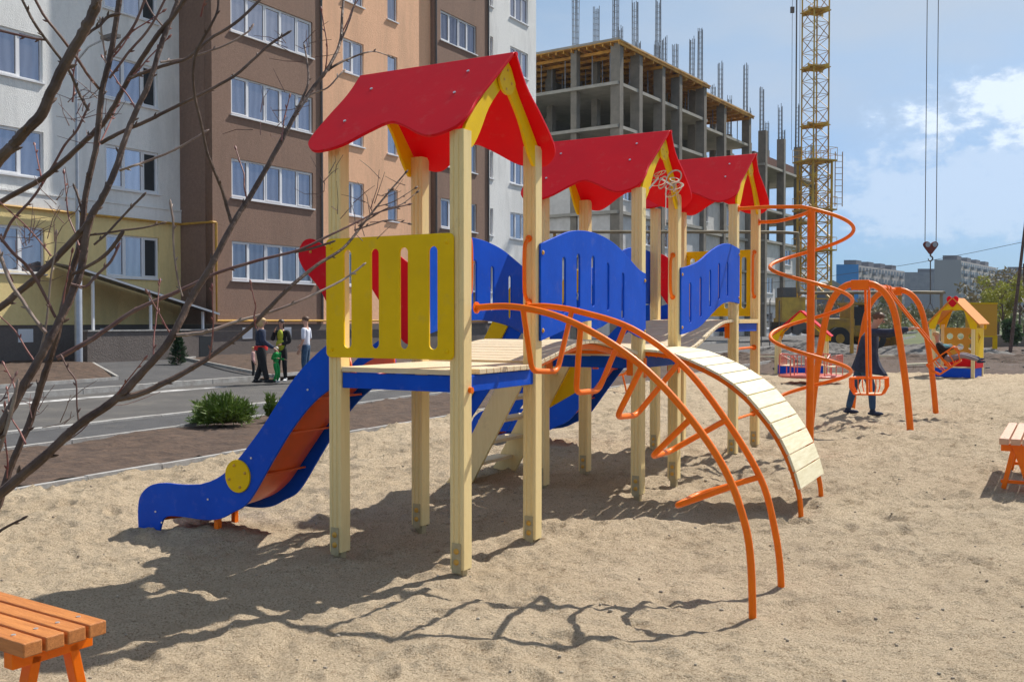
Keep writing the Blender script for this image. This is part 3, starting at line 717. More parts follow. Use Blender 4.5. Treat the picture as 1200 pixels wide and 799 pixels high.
# clear party tape tangled in the second gable
tp = MB(); random.seed(5)
for k in range(13):
    c0 = Vector((.10+random.uniform(-.04,.04), T[1]+random.choice((.22,.30,.62,.72))+random.uniform(-.05,.05), 2.98+random.uniform(-.06,.06))); pts = []
    r0 = random.uniform(.04,.10); ax_ = Vector((random.uniform(-1,1),random.uniform(-1,1),random.uniform(-1,1))).normalized(); u = ax_.orthogonal().normalized(); v = ax_.cross(u)
    for i in range(19):
        a = 2*math.pi*i/18; pts.append(c0+(u*math.cos(a)+v*math.sin(a)*.7)*r0)
    for p, q in zip(pts, pts[1:]): tp.bar(p, q, .014, .0015, ax_)
for p, q in (((.07,T[1]+.08,2.86),(.10,T[1]+.25,2.98)),((.10,T[1]+.3,2.98),(.10,T[1]+.7,2.95)),((.10,T[1]+.7,2.95),(.06,T[1]+S-.05,2.80)),((.10,T[1]+.45,2.93),(.09,T[1]+.47,2.55))):
    tp.bar(p, q, .02, .002, (1,0,0))
M['tape'] = mat('clear_tape', (.62,.54,.44), .15, (.45,.33,.24), 18, spec=.9)
tag(tp.build('ribbon_bow', M['tape']), 'crumpled clear and white tape bow tied across the middle tower gable', 'bow')
bpy.data.objects['ribbon_bow'].location = (OX, OY, 0); bpy.data.objects['ribbon_bow'].rotation_euler = (0,0,-TH)
# ---------------------------------------------------------------- benches
def bench(loc, rz, wood, label, n=4, L_=1.5):
    b = thing('bench', loc, rz, label, 'bench', 'orange park benches')
    for k in range(n):
        s = MB().box(0, L_, -.036-k*.09, .040-k*.09, .395, .45).build('slat', wood, b, bevel=.005)
        for x in (.13, L_-.13):
            sc = MB().tube([(x,.002-k*.09,.449),(x,.002-k*.09,.4535)], .009, 10).build('screw', M['screw'], s)
    W = -.036-(n-1)*.09
    for x in (.12, L_-.12):
        f = MB()
        f.box(x-.03,x+.03,W+.0,.03,.33,.393)
        f.bar((x,-.07,.36),(x,.06,-.25),.04,.06,(1,0,0)).bar((x,W+.085,.36),(x,W-.04,-.25),.04,.06,(1,0,0))
        f.bar((x,.03,.06),(x,W-.01,.06),.03,.03)
        f.build('leg_frame', M['orange'], b, bevel=.004)
    MB().bar((.12,-.17,.36),(L_-.12,-.17,.36),.03,.03).build('stretcher', M['orange'], b)
    return b
bench((-1.79,3.60,0), math.atan2(.54,-.842), M['benchwood'], 'stained plank bench with orange splayed legs, nearest the camera beside the slide shadow')
bR = bench((4.72,9.27,0.02), math.atan2(.866,.5), M['benchpale'], 'sun bleached plank bench on orange legs beyond the arched slat ramp')
bR.scale = (1.1,1.1,1.1)
for o in list(bR.children):
    if o.name.startswith('leg_frame'): pass
plate('side_plate', [(-.05,.40),(-.16,.40),(-.30,-.05),(-.20,-.05)], [], .02, (.085,0,0), (0,1,0), (0,0,1), M['orange'], bR)
# ---------------------------------------------------------------- housing block on the left; local x along the front, y inwards
CX, CY = -9.85, 34.1; CA = math.atan2(.863, .505); cv = Vector((.505,.863)); nv = Vector((-.863,.505))
def bx(px, yp=0.0):
    "distance along the front at which plane y=yp meets picture column px"
    k = (px-600)/F; ox, oy = CX+nv.x*yp, CY+nv.y*yp
    return (k*oy-ox)/(cv.x-k*cv.y)
blk = thing('apartment_building', (CX,CY,0), CA, 'long plastered housing block in white, yellow, brown and orange along the road', 'apartment block')
HT = 23.6; REC = 1.6
def make_window(w, h, bars, darks=()):
    "window frame with sill, panes as sub parts; origin at lower left corner of the opening"
    f = MB(); t = .055; D0, D1 = .06, .13
    f.box(0,w,D0,D1,0,t).box(0,w,D0,D1,h-t,h).box(0,t,D0,D1,t,h-t).box(w-t,w,D0,D1,t,h-t)
    xs = [0]+list(bars)+[w]
    for b in bars: f.box(b-.04,b+.04,D0,D1,t,h-t)
    for i in range(len(xs)-1):
        if i % 2 == 0 and len(xs) > 2:
            a, b = xs[i]+.045, xs[i+1]-.045
            f.box(a,a+.04,D0-.012,D1-.02,t,h-t).box(b-.04,b,D0-.012,D1-.02,t,h-t).box(a+.04,b-.04,D0-.012,D1-.02,t,t+.04).box(a+.04,b-.04,D0-.012,D1-.02,h-t-.04,h-t)
    fr = f.build('window', M['white_frame'], None)
    g = MB()
    for i in range(len(xs)-1):
        if i not in darks: g.box(xs[i]+.02,xs[i+1]-.02,.09,.10,.03,h-.03)
    g.build('pane', M['glass'], fr)
    if darks:
        g = MB()
        for i in darks: g.box(xs[i]+.02,xs[i+1]-.02,.11,.12,.03,h-.03)
        g.build('sash_shade', M['dark'], fr)  # near-black sheet painting the unlit room behind an open sash
    MB().box(-.06,w+.06,-.07,.06,-.05,-.004).build('sill', M['white_frame'], fr)
    return fr
protos = {}
def put_window(key, parent, x, y, z):
    if key not in protos:
        w, h, bars, darks = key
        o = make_window(w, h, bars, darks); protos[key] = o; o.parent = parent; o.location = (x,y,z); return o
    o = dup(protos[key]); o.parent = parent; o.location = (x,y,z)
    return o
def section(x0, x1, yp, material, wins, parent, zlo=1.5, zhi=HT, name='wall', rows=range(0,7), zs=3.06, pitch=2.9, depth=.35):
    holes = []
    for (xa, xb, z0, h, bars, darks) in wins:
        for k in rows:
            z = zs+pitch*k+z0
            if z+h > zhi-.1 or z < zlo+.05: continue
            holes.append([(xa,z),(xb,z),(xb,z+h),(xa,z+h)])
            put_window((round(xb-xa,3), h, bars, darks), parent, xa, yp, z)
    return plate(name, [(x0,zlo),(x1,zlo),(x1,zhi),(x0,zhi)], holes, depth, (0,yp+depth/2,0), (1,0,0), (0,0,1), material, parent, .002)
xb0, xb1 = bx(250), bx(379); xo0, xo1 = xb1, bx(505,.22); xB1 = bx(572); xw1 = bx(628,.22)
def W(pa, pb, yp, z0, h, nb, darks=()):
    a, b = round(bx(pa,yp),2), round(bx(pb,yp),2); w_ = b-a
    return (a, b, z0, h, tuple(round(w_*(i+1)/(nb+1),3) for i in range(nb)), tuple(darks))
section(xb0, xb1, 0, M['brown_plaster'], [W(272.5,367.5,0,0,1.38,4)], blk)
section(xo0+.002, xo1, .22, M['orange_plaster'], [W(403,427,.22,0,1.38,1), W(455,466.5,.22,0,1.38,0)], blk)
section(xo1, xB1, 0, M['brown_plaster'], [W(517,558.5,0,0,1.38,3)], blk)
section(xB1+.002, xw1, .22, M['white_plaster'], [W(574.5,578,.22,0,1.38,0), W(598,618.5,.22,0,1.38,2)], blk)
# recessed left wing: yellow ground floor, white above
xw0 = bx(-330, REC); xwr = bx(216, REC)+.9
wl = [W(-118,-62,REC,0,1.4,2), W(-2,53,REC,0,1.4,1), W(125,187,REC,0,1.4,2,(2,))]
wl = [(a,b,z,h,(bars if i != 2 else (round((b-a)*.36,3), round((b-a)*.70,3))),d) for i,(a,b,z,h,bars,d) in enumerate(wl)]
section(xw0, xwr, REC, M['yellow_plaster'], wl, blk, 1.5, 5.02, 'wall', range(0,1))
section(xw0, xwr, REC, M['white_plaster'], wl, blk, 5.03, HT, 'wall', range(1,7))
bd = MB().box(xw0, xb0-.01, REC-.06, REC-.001, 5.05, 5.45).box(xw0, xb0-.01, REC-.09, REC-.06, 5.45, 5.50)
bd.build('cornice', M['white_plaster'], blk)
# side walls of the projecting bay, dark plinth, end wall, roof
MB().box(xb0-.004, xb0+.34, .352, REC+.3, 1.5, HT).build('bay_side', M['brown_plaster'], blk)
MB().box(xw1-.36, xw1, .58, 13, 1.5, HT).build('end_wall', M['white_plaster'], blk)
MB().box(xw0, xw1-.4, REC+.36, 13, 1.5, HT-.1).build('dark_interior', M['dark'], blk)  # near-black filler, its colour standing for unlit rooms behind the windows
MB().box(xw0, xw1, .25, 13.3, HT+.003, HT+.35).build('roof', M['concrete'], blk)
pl = MB().box(xb0+.01, xB1, .06, .5, -.4, 1.497).box(xB1, xw1, .26, .6, -.4, 1.497).box(xw0, xb0+.3, REC+.05, REC+.5, -.4, 1.497).box(xb0+.02, xb0+.30, .5, REC+.2, -.4, 1.497)
pl.build('plinth', M['plinth'], blk)
vt = MB()
for px, yp in ((31,REC),(126,REC),(291,0),(337,0)):
    x = bx(px, yp); vt.box(x-.24,x+.24,yp+.035,yp+.07,.98,1.38)
vt.each('vent_window', M['white_frame'], blk)
gp = MB()
y = -.06
gp.tube([(xw0,REC-.12,5.0),(xb0-.10,REC-.12,5.0),(xb0-.10,-.08,5.0)], .04, 8)
gp.tube([(xb0-.10,-.08,5.0),(xb0+.08,-.08,5.0)], .04, 8)
gp.tube([(xb0+.08,-.08,5.0),(xb0+.08,-.08,1.62),(xw1-.2,-.08,1.62)], .045, 8)
gp.build('gas_pipe', M['gaspipe'], blk)
dp = MB()
for x, yp in ((xo0-.10, -.05), (xo1+.08, -.05), (xB1-.02, -.05)): dp.tube([(x,yp,1.6),(x,yp,HT)], .045, 8)
dp.each('drain_pipe', M['steel'], blk)
# basement stair: low wall with a sloping lean-to roof over it
cz0, cz1 = 3.15, 1.85
xa, xc = bx(101, 0), xb0-.04
MB().box(xa, xc, -.05, .15, -.2, 1.30).build('stair_wall', M['plinth'], blk)
MB().box(xa, xc, -.09, .19, 1.302, 1.345).build('wall_cap', M['kerb'], blk)
MB().box(xc-.62, xc-.06, -.06, -.052, .3, 1.1).build('recess_shade', M['dark'], blk)  # flat dark plate on the wall, painting the shade of a recess
cn_ = MB()
cn_.add([(xa-.3,-.22,cz0),(xc+.1,-.22,cz1),(xc+.1,REC-.1,cz1+.25),(xa-.3,REC-.1,cz0+.25),(xa-.3,-.22,cz0+.05),(xc+.1,-.22,cz1+.05),(xc+.1,REC-.1,cz1+.30),(xa-.3,REC-.1,cz0+.30)], [(0,3,2,1),(4,5,6,7),(0,1,5,4),(1,2,6,5),(2,3,7,6),(3,0,4,7)])
cnp = cn_.build('canopy_roof', M['steel'], blk)
MB().bar((xa-.3,-.24,cz0+.0),(xc+.1,-.24,cz1+.0),.03,.06).build('canopy_edge', M['galv'], cnp)
for px in (110.5, 178, 239):
    x = bx(px, 0); zt = cz0+(cz1-cz0)*(x-xa+.3)/(xc-xa+.4)
    MB().box(x-.035,x+.035,.02,.09,1.345,zt-.03).build('canopy_post', M['white_frame'], blk)
# street lamp: thick lower tube, thin upper tube
lp = G(92.5, 440, .02)
lamp = thing('lamp_post', lp, 0, 'stepped grey steel lamp post on the soil bed by the road', 'lamp post')
MB().tube([(0,0,-.2),(0,0,3.25),(0,0,3.33)], [.11,.11,.06], 16).build('base_tube', M['galv'], lamp, smooth=True)
MB().tube([(0,0,3.3),(0,0,9.2)], [.06,.045], 12).tube([(0,0,9.15),(.5,-.3,9.5),(1.2,-.8,9.6)], .03, 8).build('upper_tube', M['galv'], lamp, smooth=True)
MB().box(-.3,.3,-.12,.12,-.05,.05, Matrix.Translation((1.4,-.93,9.6))@Matrix.Rotation(R(-33),4,'Z')).build('lamp_head', M['steel'], lamp)
# ---------------------------------------------------------------- concrete frame building under construction
UX, UY = 7.1, 66.0; ue = Vector((.562,.827)); un = Vector((-.827,.562)); UA = math.atan2(.827,.562)
uc = thing('unfinished_building', (UX,UY,0), UA, 'unfinished concrete frame building with open upper floors and bare reinforcement', 'building site')
def ux(px, yp=0.0):
    k = (px-600)/F; ox, oy = UX+un.x*yp, UY+un.y*yp
    return (k*oy-ox)/(ue.x-k*ue.y)
LV = [3.3+2.9*i for i in range(7)]      # slab tops, last 20.7
secs = [(0, ux(826), 0, 6), (ux(826), ux(878,1.2), 1.2, 6), (ux(878,1.2), ux(955), 0, 4)]
DEP = 15
colxs = []
for si, (x0, x1, yp, top) in enumerate(secs):
    sb = MB()
    for li in range(0, top+1):
        z = LV[li]+(1.2 if si == 2 and li == top else 0)
        x1_ = x1-(.01 if si < 2 else 0)
        sb.box(x0+(.01 if si else -.15), x1_+(0 if si < 2 else .15), yp-.15, DEP, z-.22, z)
    sb.build('floor_slab', M['slabedge'], uc)
    n = {0:4, 1:2, 2:4}[si]
    xs = [0.28,3.2,6.9,9.9,14.6] if si == 0 else ([x0+.5, (x0+x1)/2, x1-.6] if si == 1 else [x0+.4+ (x1-x0-.8)*i/3 for i in range(4)])
    for ix, x in enumerate(xs):
        ztop = LV[top] if si < 2 else LV[top]+(4.2 if ix not in (3,) else 3.2)
        for yc in (yp+.25, yp+3.4, yp+7.2, DEP-.3):
            c = MB().box(x-.25, x+.25, yc-.22 if yc > yp+.3 else yp-.22, yc+.25, -.3, ztop-.225 if si < 2 else ztop)
            co_ = c.build('column', M['concrete'], uc)
            if yc < yp+3.6 or (si == 0 and x < 1):
                rb = MB(); hh = random.uniform(2.2,4.2) if yc > yp+.3 else (4.0,3.3,4.4,2.0,4.2,3.4)[ix % 6]; zt = (LV[top] if si < 2 else ztop)
                for dx in (-.17,.0,.17):
                    for dy in (-.15,.15): rb.tube([(x+dx,yc+dy,zt-.1),(x+dx+random.uniform(-.08,.08),yc+dy,zt+hh*random.uniform(.93,1.05))], .028, 5)
                for q in range(int(hh/.42)): zq = zt+.2+.42*q; rb.tube([(x-.18,yc-.15,zq),(x+.18,yc-.15,zq),(x+.18,yc+.15,zq),(x-.18,yc+.15,zq),(x-.18,yc-.15,zq)], .014, 4)
                rb.build('rebar', M['rebar'], co_)
# timber formwork under the topmost slabs
for x0, x1, yp, z in ((0,secs[0][1],0,LV[6]),(secs[1][0],secs[1][1],1.2,LV[6]),):
    fw = MB().box(x0-.35,x1+.1,yp-.4,DEP,z-.30,z-.225)
    y = yp-.35
    while y < DEP: fw.box(x0-.3,x1,y,y+.09,z-.50,z-.30); y += .62
    for x in [x0+.6+1.45*i for i in range(int((x1-x0)/1.45))]: fw.box(x,x+.12,yp-.3,DEP,z-.70,z-.50)
    fw.build('formwork', M['formwork'], uc)
    for x in [x0+.7+1.45*i for i in range(int((x1-x0)/1.45))]:
        for yq in (yp+.9, yp+2.3, yp+4.5, yp+6.5):
            pr_ = MB().cyl((x,yq,z-2.9),(x,yq,z-.7),.04,6)
            if random.random() < .3: pr_.bar((x,yq,z-2.0),(x+.5,yq,z-2.9),.04,.04).bar((x,yq,z-2.0),(x-.5,yq,z-2.9),.04,.04)
            pr_.build('steel_prop', M['rebar'], uc)
# back walls added so the floors read dark inside
MB().box(.5, secs[2][1], DEP-3.2, DEP-3.0, 0, LV[3]).build('rear_wall', M['concrete'], uc)
for li in (3,4,5): MB().box(4.2, secs[1][1]-.5, 8.2, 8.4, LV[li]+.003, LV[li+1]-.75).build('darkening_wall', M['concrete'], uc)  # walls added to darken the open upper floors
for x in (6.9, 14.7, secs[1][1], secs[2][1]-5): MB().box(x-.1,x+.1,4.5,DEP-.5,0,LV[4]-.25).build('cross_wall', M['concrete'], uc)
# masonry infill of the lower storeys with windows
M['brickw'] = mat('silicate_brick', (.70,.68,.66), .9, (.58,.56,.54), 1.8, bump=1, bscale=9)
def infill(x0, x1, yp, lv0, lv1, wins, U, V0, dep, nm='infill_wall'):
    pass
wu = {}
for si, (x0, x1, yp, top) in enumerate(secs):
    lim = 4 if si < 2 else 3
    bays = {0:[(.55,2.95),(3.47,6.63),(7.17,9.63),(10.17,14.3)],1:[(x0+.8,(x0+x1)/2-.27),((x0+x1)/2+.27,x1-.9)],2:[(x0+.4+(x1-x0-.8)*i/3+.27, x0+.4+(x1-x0-.8)*(i+1)/3-.27) for i in range(3)]}[si]
    for li in range(0, lim):
        z0, z1 = (LV[li-1] if li else 0), LV[li]-.225
        for bi, (a, b) in enumerate(bays):
            hole = []
            if (bi+li) % 3 != 2:
                wa = a+(b-a)*.22; wb_ = min(b-.35, wa+1.7); h = 1.5; zz = z0+.85
                hole = [[(wa,zz),(wb_,zz),(wb_,zz+h),(wa,zz+h)]]
                put_window((round(wb_-wa,3), h, (round((wb_-wa)/2,3),), ()), uc, wa, yp+.12, zz)
            plate('infill_wall', [(a,z0),(b,z0),(b,z1),(a,z1)], hole, .25, (0,yp+.25,0), (1,0,0), (0,0,1), M['brickw'], uc, .002)
# left return face
for li in range(0, 4):
    z0, z1 = (LV[li-1] if li else 0), LV[li]-.225
    for a, b in ((.55,3.1),(3.7,6.9),(7.5,DEP-.6)):
        plate('infill_wall', [(a,z0),(b,z0),(b,z1),(a,z1)], [], .25, (.2,0,0), (0,1,0), (0,0,1), M['brickw'], uc, .002)
x0, x1 = secs[2][0], secs[2][1]
MB().box(x0+3, x1-.3, 1.9, 2.15, LV[4]+1.21, LV[4]+2.9).box(x1-.45, x1-.2, 2.15, 9, LV[4]+1.21, LV[4]+2.9).build('parapet_wall', mat('red_brick', (.17,.075,.05), .9, (.12,.055,.04), 3), uc)
# ---------------------------------------------------------------- tower crane
crn = thing('tower_crane', (24.9,80,0), 0, 'tall yellow lattice tower crane beside the unfinished building', 'crane')
def lattice(mb_, mb2, x, y, z0, z1, w_, step, r, r2):
    for sx in (-1,1):
        for sy in (-1,1): mb_.bar((x+sx*w_/2,y+sy*w_/2,z0),(x+sx*w_/2,y+sy*w_/2,z1),r*2,r*2)
    z = z0; k = 0
    c = [(-1,-1),(1,-1),(1,1),(-1,1)]
    while z < z1-.01:
        zn = min(z+step, z1)
        for i in range(4):
            a, b = c[i], c[(i+1)%4]
            if k % 2: a, b = b, a
            mb2.bar((x+a[0]*w_/2,y+a[1]*w_/2,z),(x+b[0]*w_/2,y+b[1]*w_/2,zn),r2*2,r2*2)
            mb2.bar((x+c[i][0]*w_/2,y+c[i][1]*w_/2,z),(x+c[(i+1)%4][0]*w_/2,y+c[(i+1)%4][1]*w_/2,z),r2*1.6,r2*1.6)
        z = zn; k += 1
RZ = Matrix.Rotation(R(22),4,'Z')
m1, m2 = MB(), MB(); lattice(m1, m2, 0,0, 5.0, 46, 1.5, 1.16, .045, .022)
for mb_ in (m1, m2): mb_.v = [tuple(RZ@Vector(v)) for v in mb_.v]
m1.build('mast', M['crane'], crn); m2.build('mast_bracing', M['cranered'], crn)
for z in (17.6, 22.3, 26.9):
    MB().box(-.86,.86,-.86,.86,z-.05,z+.03,RZ).bar((-.86,-.86,z),(.86,.86,z),.1,.35).bar((-.86,.86,z+.01),(.86,-.86,z+.01),.1,.35).build('mast_joint', M['crane'], crn)
m1, m2 = MB(), MB(); lattice(m1, m2, 0,0, 3.4, 14.6, 1.9, 1.25, .07, .035)
for mb_ in (m1, m2): mb_.v = [tuple(RZ@Vector(v)) for v in mb_.v]
m1.build('outer_frame', M['crane'], crn); m2.build('frame_bracing', M['crane'], crn)
for z in (14.6, 10.6, 7.3):
    p = MB().box(-1.25,1.25,-1.25,1.25,z,z+.12,RZ)
    for a, b in (((-1.25,-1.25),(1.25,-1.25)),((1.25,-1.25),(1.25,1.25)),((1.25,1.25),(-1.25,1.25)),((-1.25,1.25),(-1.25,-1.25))):
        for h in (.55,1.1): p.bar(RZ@Vector((*a,z+h)),RZ@Vector((*b,z+h)),.03,.03)
        for t in (0,.33,.66): q = Vector((a[0]+(b[0]-a[0])*t, a[1]+(b[1]-a[1])*t, z)); p.bar(RZ@q,RZ@(q+Vector((0,0,1.1))),.03,.03)
    p.build('platform', M['crane'], crn)
ld = MB()
for dx in (1.75,2.35): ld.bar((dx,.2,11),(dx,.2,15.5),.06,.06)
for q in range(9): ld.bar((1.75,.2,11.2+.5*q),(2.35,.2,11.2+.5*q),.04,.04)
ld.build('ladder', M['cranered'], crn)
MB().box(-3.0,1.2,-1.2,1.2,1.5,1.8).box(-2.9,-1.0,-1.0,1.0,1.8,3.5).build('ballast_frame', M['crane'], crn)
MB().box(-2.8,-1.7,-.9,.9,3.52,4.3).build('winch_house', M['steel'], crn)
wh = MB()
for x in (-2.7,-1.9,-.2,.7):
    for y_ in (-1.6,1.6): wh.tube([(x,y_-.2,.95),(x,y_+.2,.95)], .48, 16)
wh.box(-3.1,1.2,-1.75,-1.45,.9,1.5).box(-3.1,1.2,1.45,1.75,.9,1.5)
wh.build('bogie', M['steel'], crn)
hookp = D(1090.5, 290, 60)
jt = Vector((hookp.x-24.9, hookp.y-80, 0)); jd = jt.normalized(); 
m1, m2 = MB(), MB(); L_ = jt.length+6
for o_ in (-.6,.6):
    sd_ = Vector((-jd.y, jd.x, 0))*o_
    m1.bar(sd_+Vector((0,0,45)), jd*L_+sd_+Vector((0,0,45)), .12,.12)
m1.bar(Vector((0,0,46.2)), jd*L_+Vector((0,0,46.2)), .14,.14)
k = 0
while k*1.5 < L_-1.5:
    a = jd*(k*1.5); b = jd*(k*1.5+1.5)
    for o_ in (-.6,.6): sd_ = Vector((-jd.y, jd.x, 0))*o_; m2.bar(a+sd_+Vector((0,0,45)), (a+b)/2+Vector((0,0,46.2)), .06,.06).bar((a+b)/2+Vector((0,0,46.2)), b+sd_+Vector((0,0,45)), .06,.06)
    k += 1
m1.build('jib', M['crane'], crn); m2.build('jib_bracing', M['cranered'], crn)
MB().box(-1.1,1.1,-1.2,1.2,46,48).build('cab', M['crane'], crn)
rp_ = MB()
for px in (1084.0, 1097.0):
    q = D(px, 284, 60); rp_.bar((q.x-24.9,q.y-80,q.z),(q.x-24.9,q.y-80,45),.035,.035,(1,0,0))
rp_.each('hoist_rope', M['steel'], crn)
r2 = MB()
for px, wd in ((927.5,.03),(932.5,.10),(936.5,.03)):
    q = D(px, 176, 84); r2.bar((q.x-24.9,q.y-80,q.z),(q.x-24.9+(.0),q.y-80,45),wd,wd,(1,0,0))
q = D(928.5, 12, 84); r2.box(q.x-24.9-.16,q.x-24.9+.16,q.y-80-.1,q.y-80+.1,q.z-.25,q.z+.25)
r2.build('guide_rope', M['steel'], crn)
hb = thing('crane_hook', hookp, 0, 'heart shaped rusty crane hook block hanging on two ropes', 'crane hook')
M['rust'] = mat('rusty_steel', (.16,.028,.018), .7, (.22,.05,.035), 9)
ht = [(0,-.42),(-.22,-.18),(-.40,.06),(-.44,.20),(-.36,.33),(-.22,.36),(-.08,.28),(0,.18),(.08,.28),(.22,.36),(.36,.33),(.44,.20),(.40,.06),(.22,-.18)]
hp_ = plate('sheave_plate', [(p[0],p[1]) for p in cr([(a,b,0) for a,b in ht], 4, True)], [], .22, (0,0,0), (1,0,0), (0,0,1), M['rust'], hb, .02)
sv = MB()
for x in (-.22,.22): sv.tube([(x,-.14,.16),(x,.14,.16)], .15, 18)
sv.build('sheave', M['galv'], hb)
MB().tube([(0,0,-.40),(0,0,-.55)], .05, 8).tube(cr([(0,0,-.52),(.11,0,-.60),(.13,0,-.72),(.02,0,-.83),(-.11,0,-.78),(-.13,0,-.69)], 4), [.05]*10+[.045]*6+[.03]*5, 8).build('hook', M['steel'], hb, smooth=True)
MB().tube([(0,0,-.8),(.02,0,-3.5)], .035, 6).bar((-.0,0,-3.4),(-.3,0,-4.1),.03,.03).bar((.02,0,-3.4),(.35,0,-4.1),.03,.03).build('sling_chain', M['steel'], hb)
# ---------------------------------------------------------------- far apartment blocks
def far_block(px0, px1, pxe, pyt0, pyt1, Y, label, endc, sidec, floors=9, ang=None, roofbits=3, base=-.3):
    "gable end from px0 to px1 (facing us), long side from px1 to pxe"
    a = D(px0, pyt0, Y); b = D(px1, pyt0, Y); b.z = a.z; c = D(pxe, pyt1, Y*1.0); 
    # distance of the far corner from the drop of its roof line
    e = ray(pxe, pyt1); t = (a.z-H)/e.z if e.z > 1e-4 else Y; c = Vector((e.x*t, e.y*t, a.z))
    o = thing('apartment_building', (b.x,b.y,0), 0, label, 'apartment block', 'far apartment blocks')
    A, C = a-b, c-b; z = a.z; back = A+C
    w1 = MB().add([(A.x,A.y,base),(0,0,base),(0,0,z),(A.x,A.y,z)], [(0,1,2,3)])
    w1 = MB(); q = [Vector((A.x,A.y,0)), Vector((0,0,0)), Vector((C.x,C.y,0)), Vector((back.x,back.y,0))]
    w1.add([(p.x,p.y,base) for p in q]+[(p.x,p.y,z) for p in q], [(0,1,5,4),(1,2,6,5),(2,3,7,6),(3,0,4,7),(4,5,6,7),(0,3,2,1)])
    w1.build('wall', sidec, o)
    dA = Vector((A.x,A.y,0)).normalized(); dC = Vector((C.x,C.y,0)); Lc = dC.length; dC.normalize(); nA = Vector((dA.y,-dA.x,0))
    if nA.y > 0: nA = -nA
    nC = Vector((dC.y,-dC.x,0)); nC = -nC if nC.dot(dA) > 0 else nC
    if endc is not None:
        p0, p1 = Vector((A.x,A.y,0))+nA*.2, nA*.2
        MB().add([(p0.x,p0.y,0),(p1.x,p1.y,0),(p1.x,p1.y,z+.3),(p0.x,p0.y,z+.3),(0,0,0),(A.x,A.y,0),(A.x,A.y,z+.3),(0,0,z+.3)], [(0,1,2,3),(4,5,6,7),(0,3,6,5),(1,4,7,2),(3,2,7,6)]).build('gable_wall', endc, o)
    fh = z/floors; nb = max(4, int(Lc/3.4)); win = MB(); bal = MB(); cnt = 0; wme = None
    for f in range(floors-1,-1,-1):
        for i in range(nb):
            s0 = Lc*(i+.18)/nb; s1 = Lc*(i+.75)/nb; z0 = fh*f+fh*.32; z1 = fh*f+fh*.82
            p, q_ = dC*s0+nC*.12, dC*s1+nC*.12
            win.add([(p.x,p.y,z0),(q_.x,q_.y,z0),(q_.x,q_.y,z1),(p.x,p.y,z1)], [(0,1,2,3)])
            if i % 3 == 1:
                r0, r1 = p+nC*1.1, q_+nC*1.1
                bal.add([(p.x,p.y,z0-.7),(q_.x,q_.y,z0-.7),(r1.x,r1.y,z0-.7),(r0.x,r0.y,z0-.7),(p.x,p.y,z0+.3),(q_.x,q_.y,z0+.3),(r1.x,r1.y,z0+.3),(r0.x,r0.y,z0+.3)], [(0,1,2,3),(3,2,6,7),(0,3,7,4),(1,5,6,2),(4,7,6,5)])
    if win.v: tag(win.build('window_rows', M['farglass'], o), kind='stuff')
    bal.each('balcony', M['farbal'], o)
    rb = MB(); AL = A.length
    for i in range(roofbits):
        s0 = Lc*(i+.15)/roofbits; s1 = s0+Lc/roofbits*.42
        p = [dC*s0+dA*AL*.2, dC*s1+dA*AL*.2, dC*s1+dA*AL*.75, dC*s0+dA*AL*.75]
        rb.add([(v.x,v.y,z) for v in p]+[(v.x,v.y,z+1.9) for v in p], [(0,1,5,4),(1,2,6,5),(2,3,7,6),(3,0,4,7),(4,5,6,7)])
    rb.each('roof_hut', M['farroof'], o)
    return o
M['farglass'] = mat('far_window', (.055,.065,.085), .3); M['farbal'] = mat('far_balcony', (.30,.29,.30), .8, (.12,.17,.24), .18)
M['farroof'] = mat('far_roof_hut', (.12,.125,.15), .8)
fwall = mat('far_panel_wall', (.56,.50,.46), .9, (.44,.40,.38), .3); fgrey = mat('far_grey_wall', (.30,.30,.33), .9); fblue = mat('far_blue_gable', (.0,.22,.60), .8); fdark = mat('far_dull_wall', (.22,.23,.27), .9, (.16,.17,.21), .4)
far_block(980, 1006, 1060, 311, 318, 330, 'distant pale apartment block with a bright blue gable end', fblue, fwall, 6, roofbits=4)
far_block(1060, 1094, 1175, 319, 324, 480, 'distant low dull blue grey apartment block behind the hanging crane hook', None, fdark, 7, roofbits=2)
far_block(1095, 1126, 1168, 305.5, 314, 330, 'distant grey apartment block with plain windowless gable right of the crane hook', fgrey, fwall, 8, roofbits=4)
far_block(1164, 1200, 1290, 316.5, 322, 520, 'distant dark apartment block at the right picture edge', None, fdark, 8, roofbits=2)
# ---------------------------------------------------------------- people
skinm = mat('skin', (.55,.30,.21), .55)
def cloth(n, c, c2=None): return mat(n, c, .85, c2 or tuple(x*.7 for x in c), 9, bump=.6, bscale=50)
def skinmesh(name, verts, edges, material, parent, sub=2, root=0):
    me = bpy.data.meshes.new(name); me.from_pydata([v[0] for v in verts], edges, [])
    bm = bmesh.new(); bm.from_mesh(me); ly = bm.verts.layers.skin.verify(); bm.verts.ensure_lookup_table()
    for i, v in enumerate(bm.verts):
        r = verts[i][1]; v[ly].radius = (r, r) if not isinstance(r, tuple) else r
        v[ly].use_root = (i == root)
    bm.to_mesh(me); bm.free()
    o = link(name, me, material, parent)
    sk = o.modifiers.new('skin', 'SKIN'); sk.branch_smoothing = .4; sk.use_smooth_shade = True
    sb = o.modifiers.new('sub', 'SUBSURF'); sb.levels = sub; sb.render_levels = sub
    return o
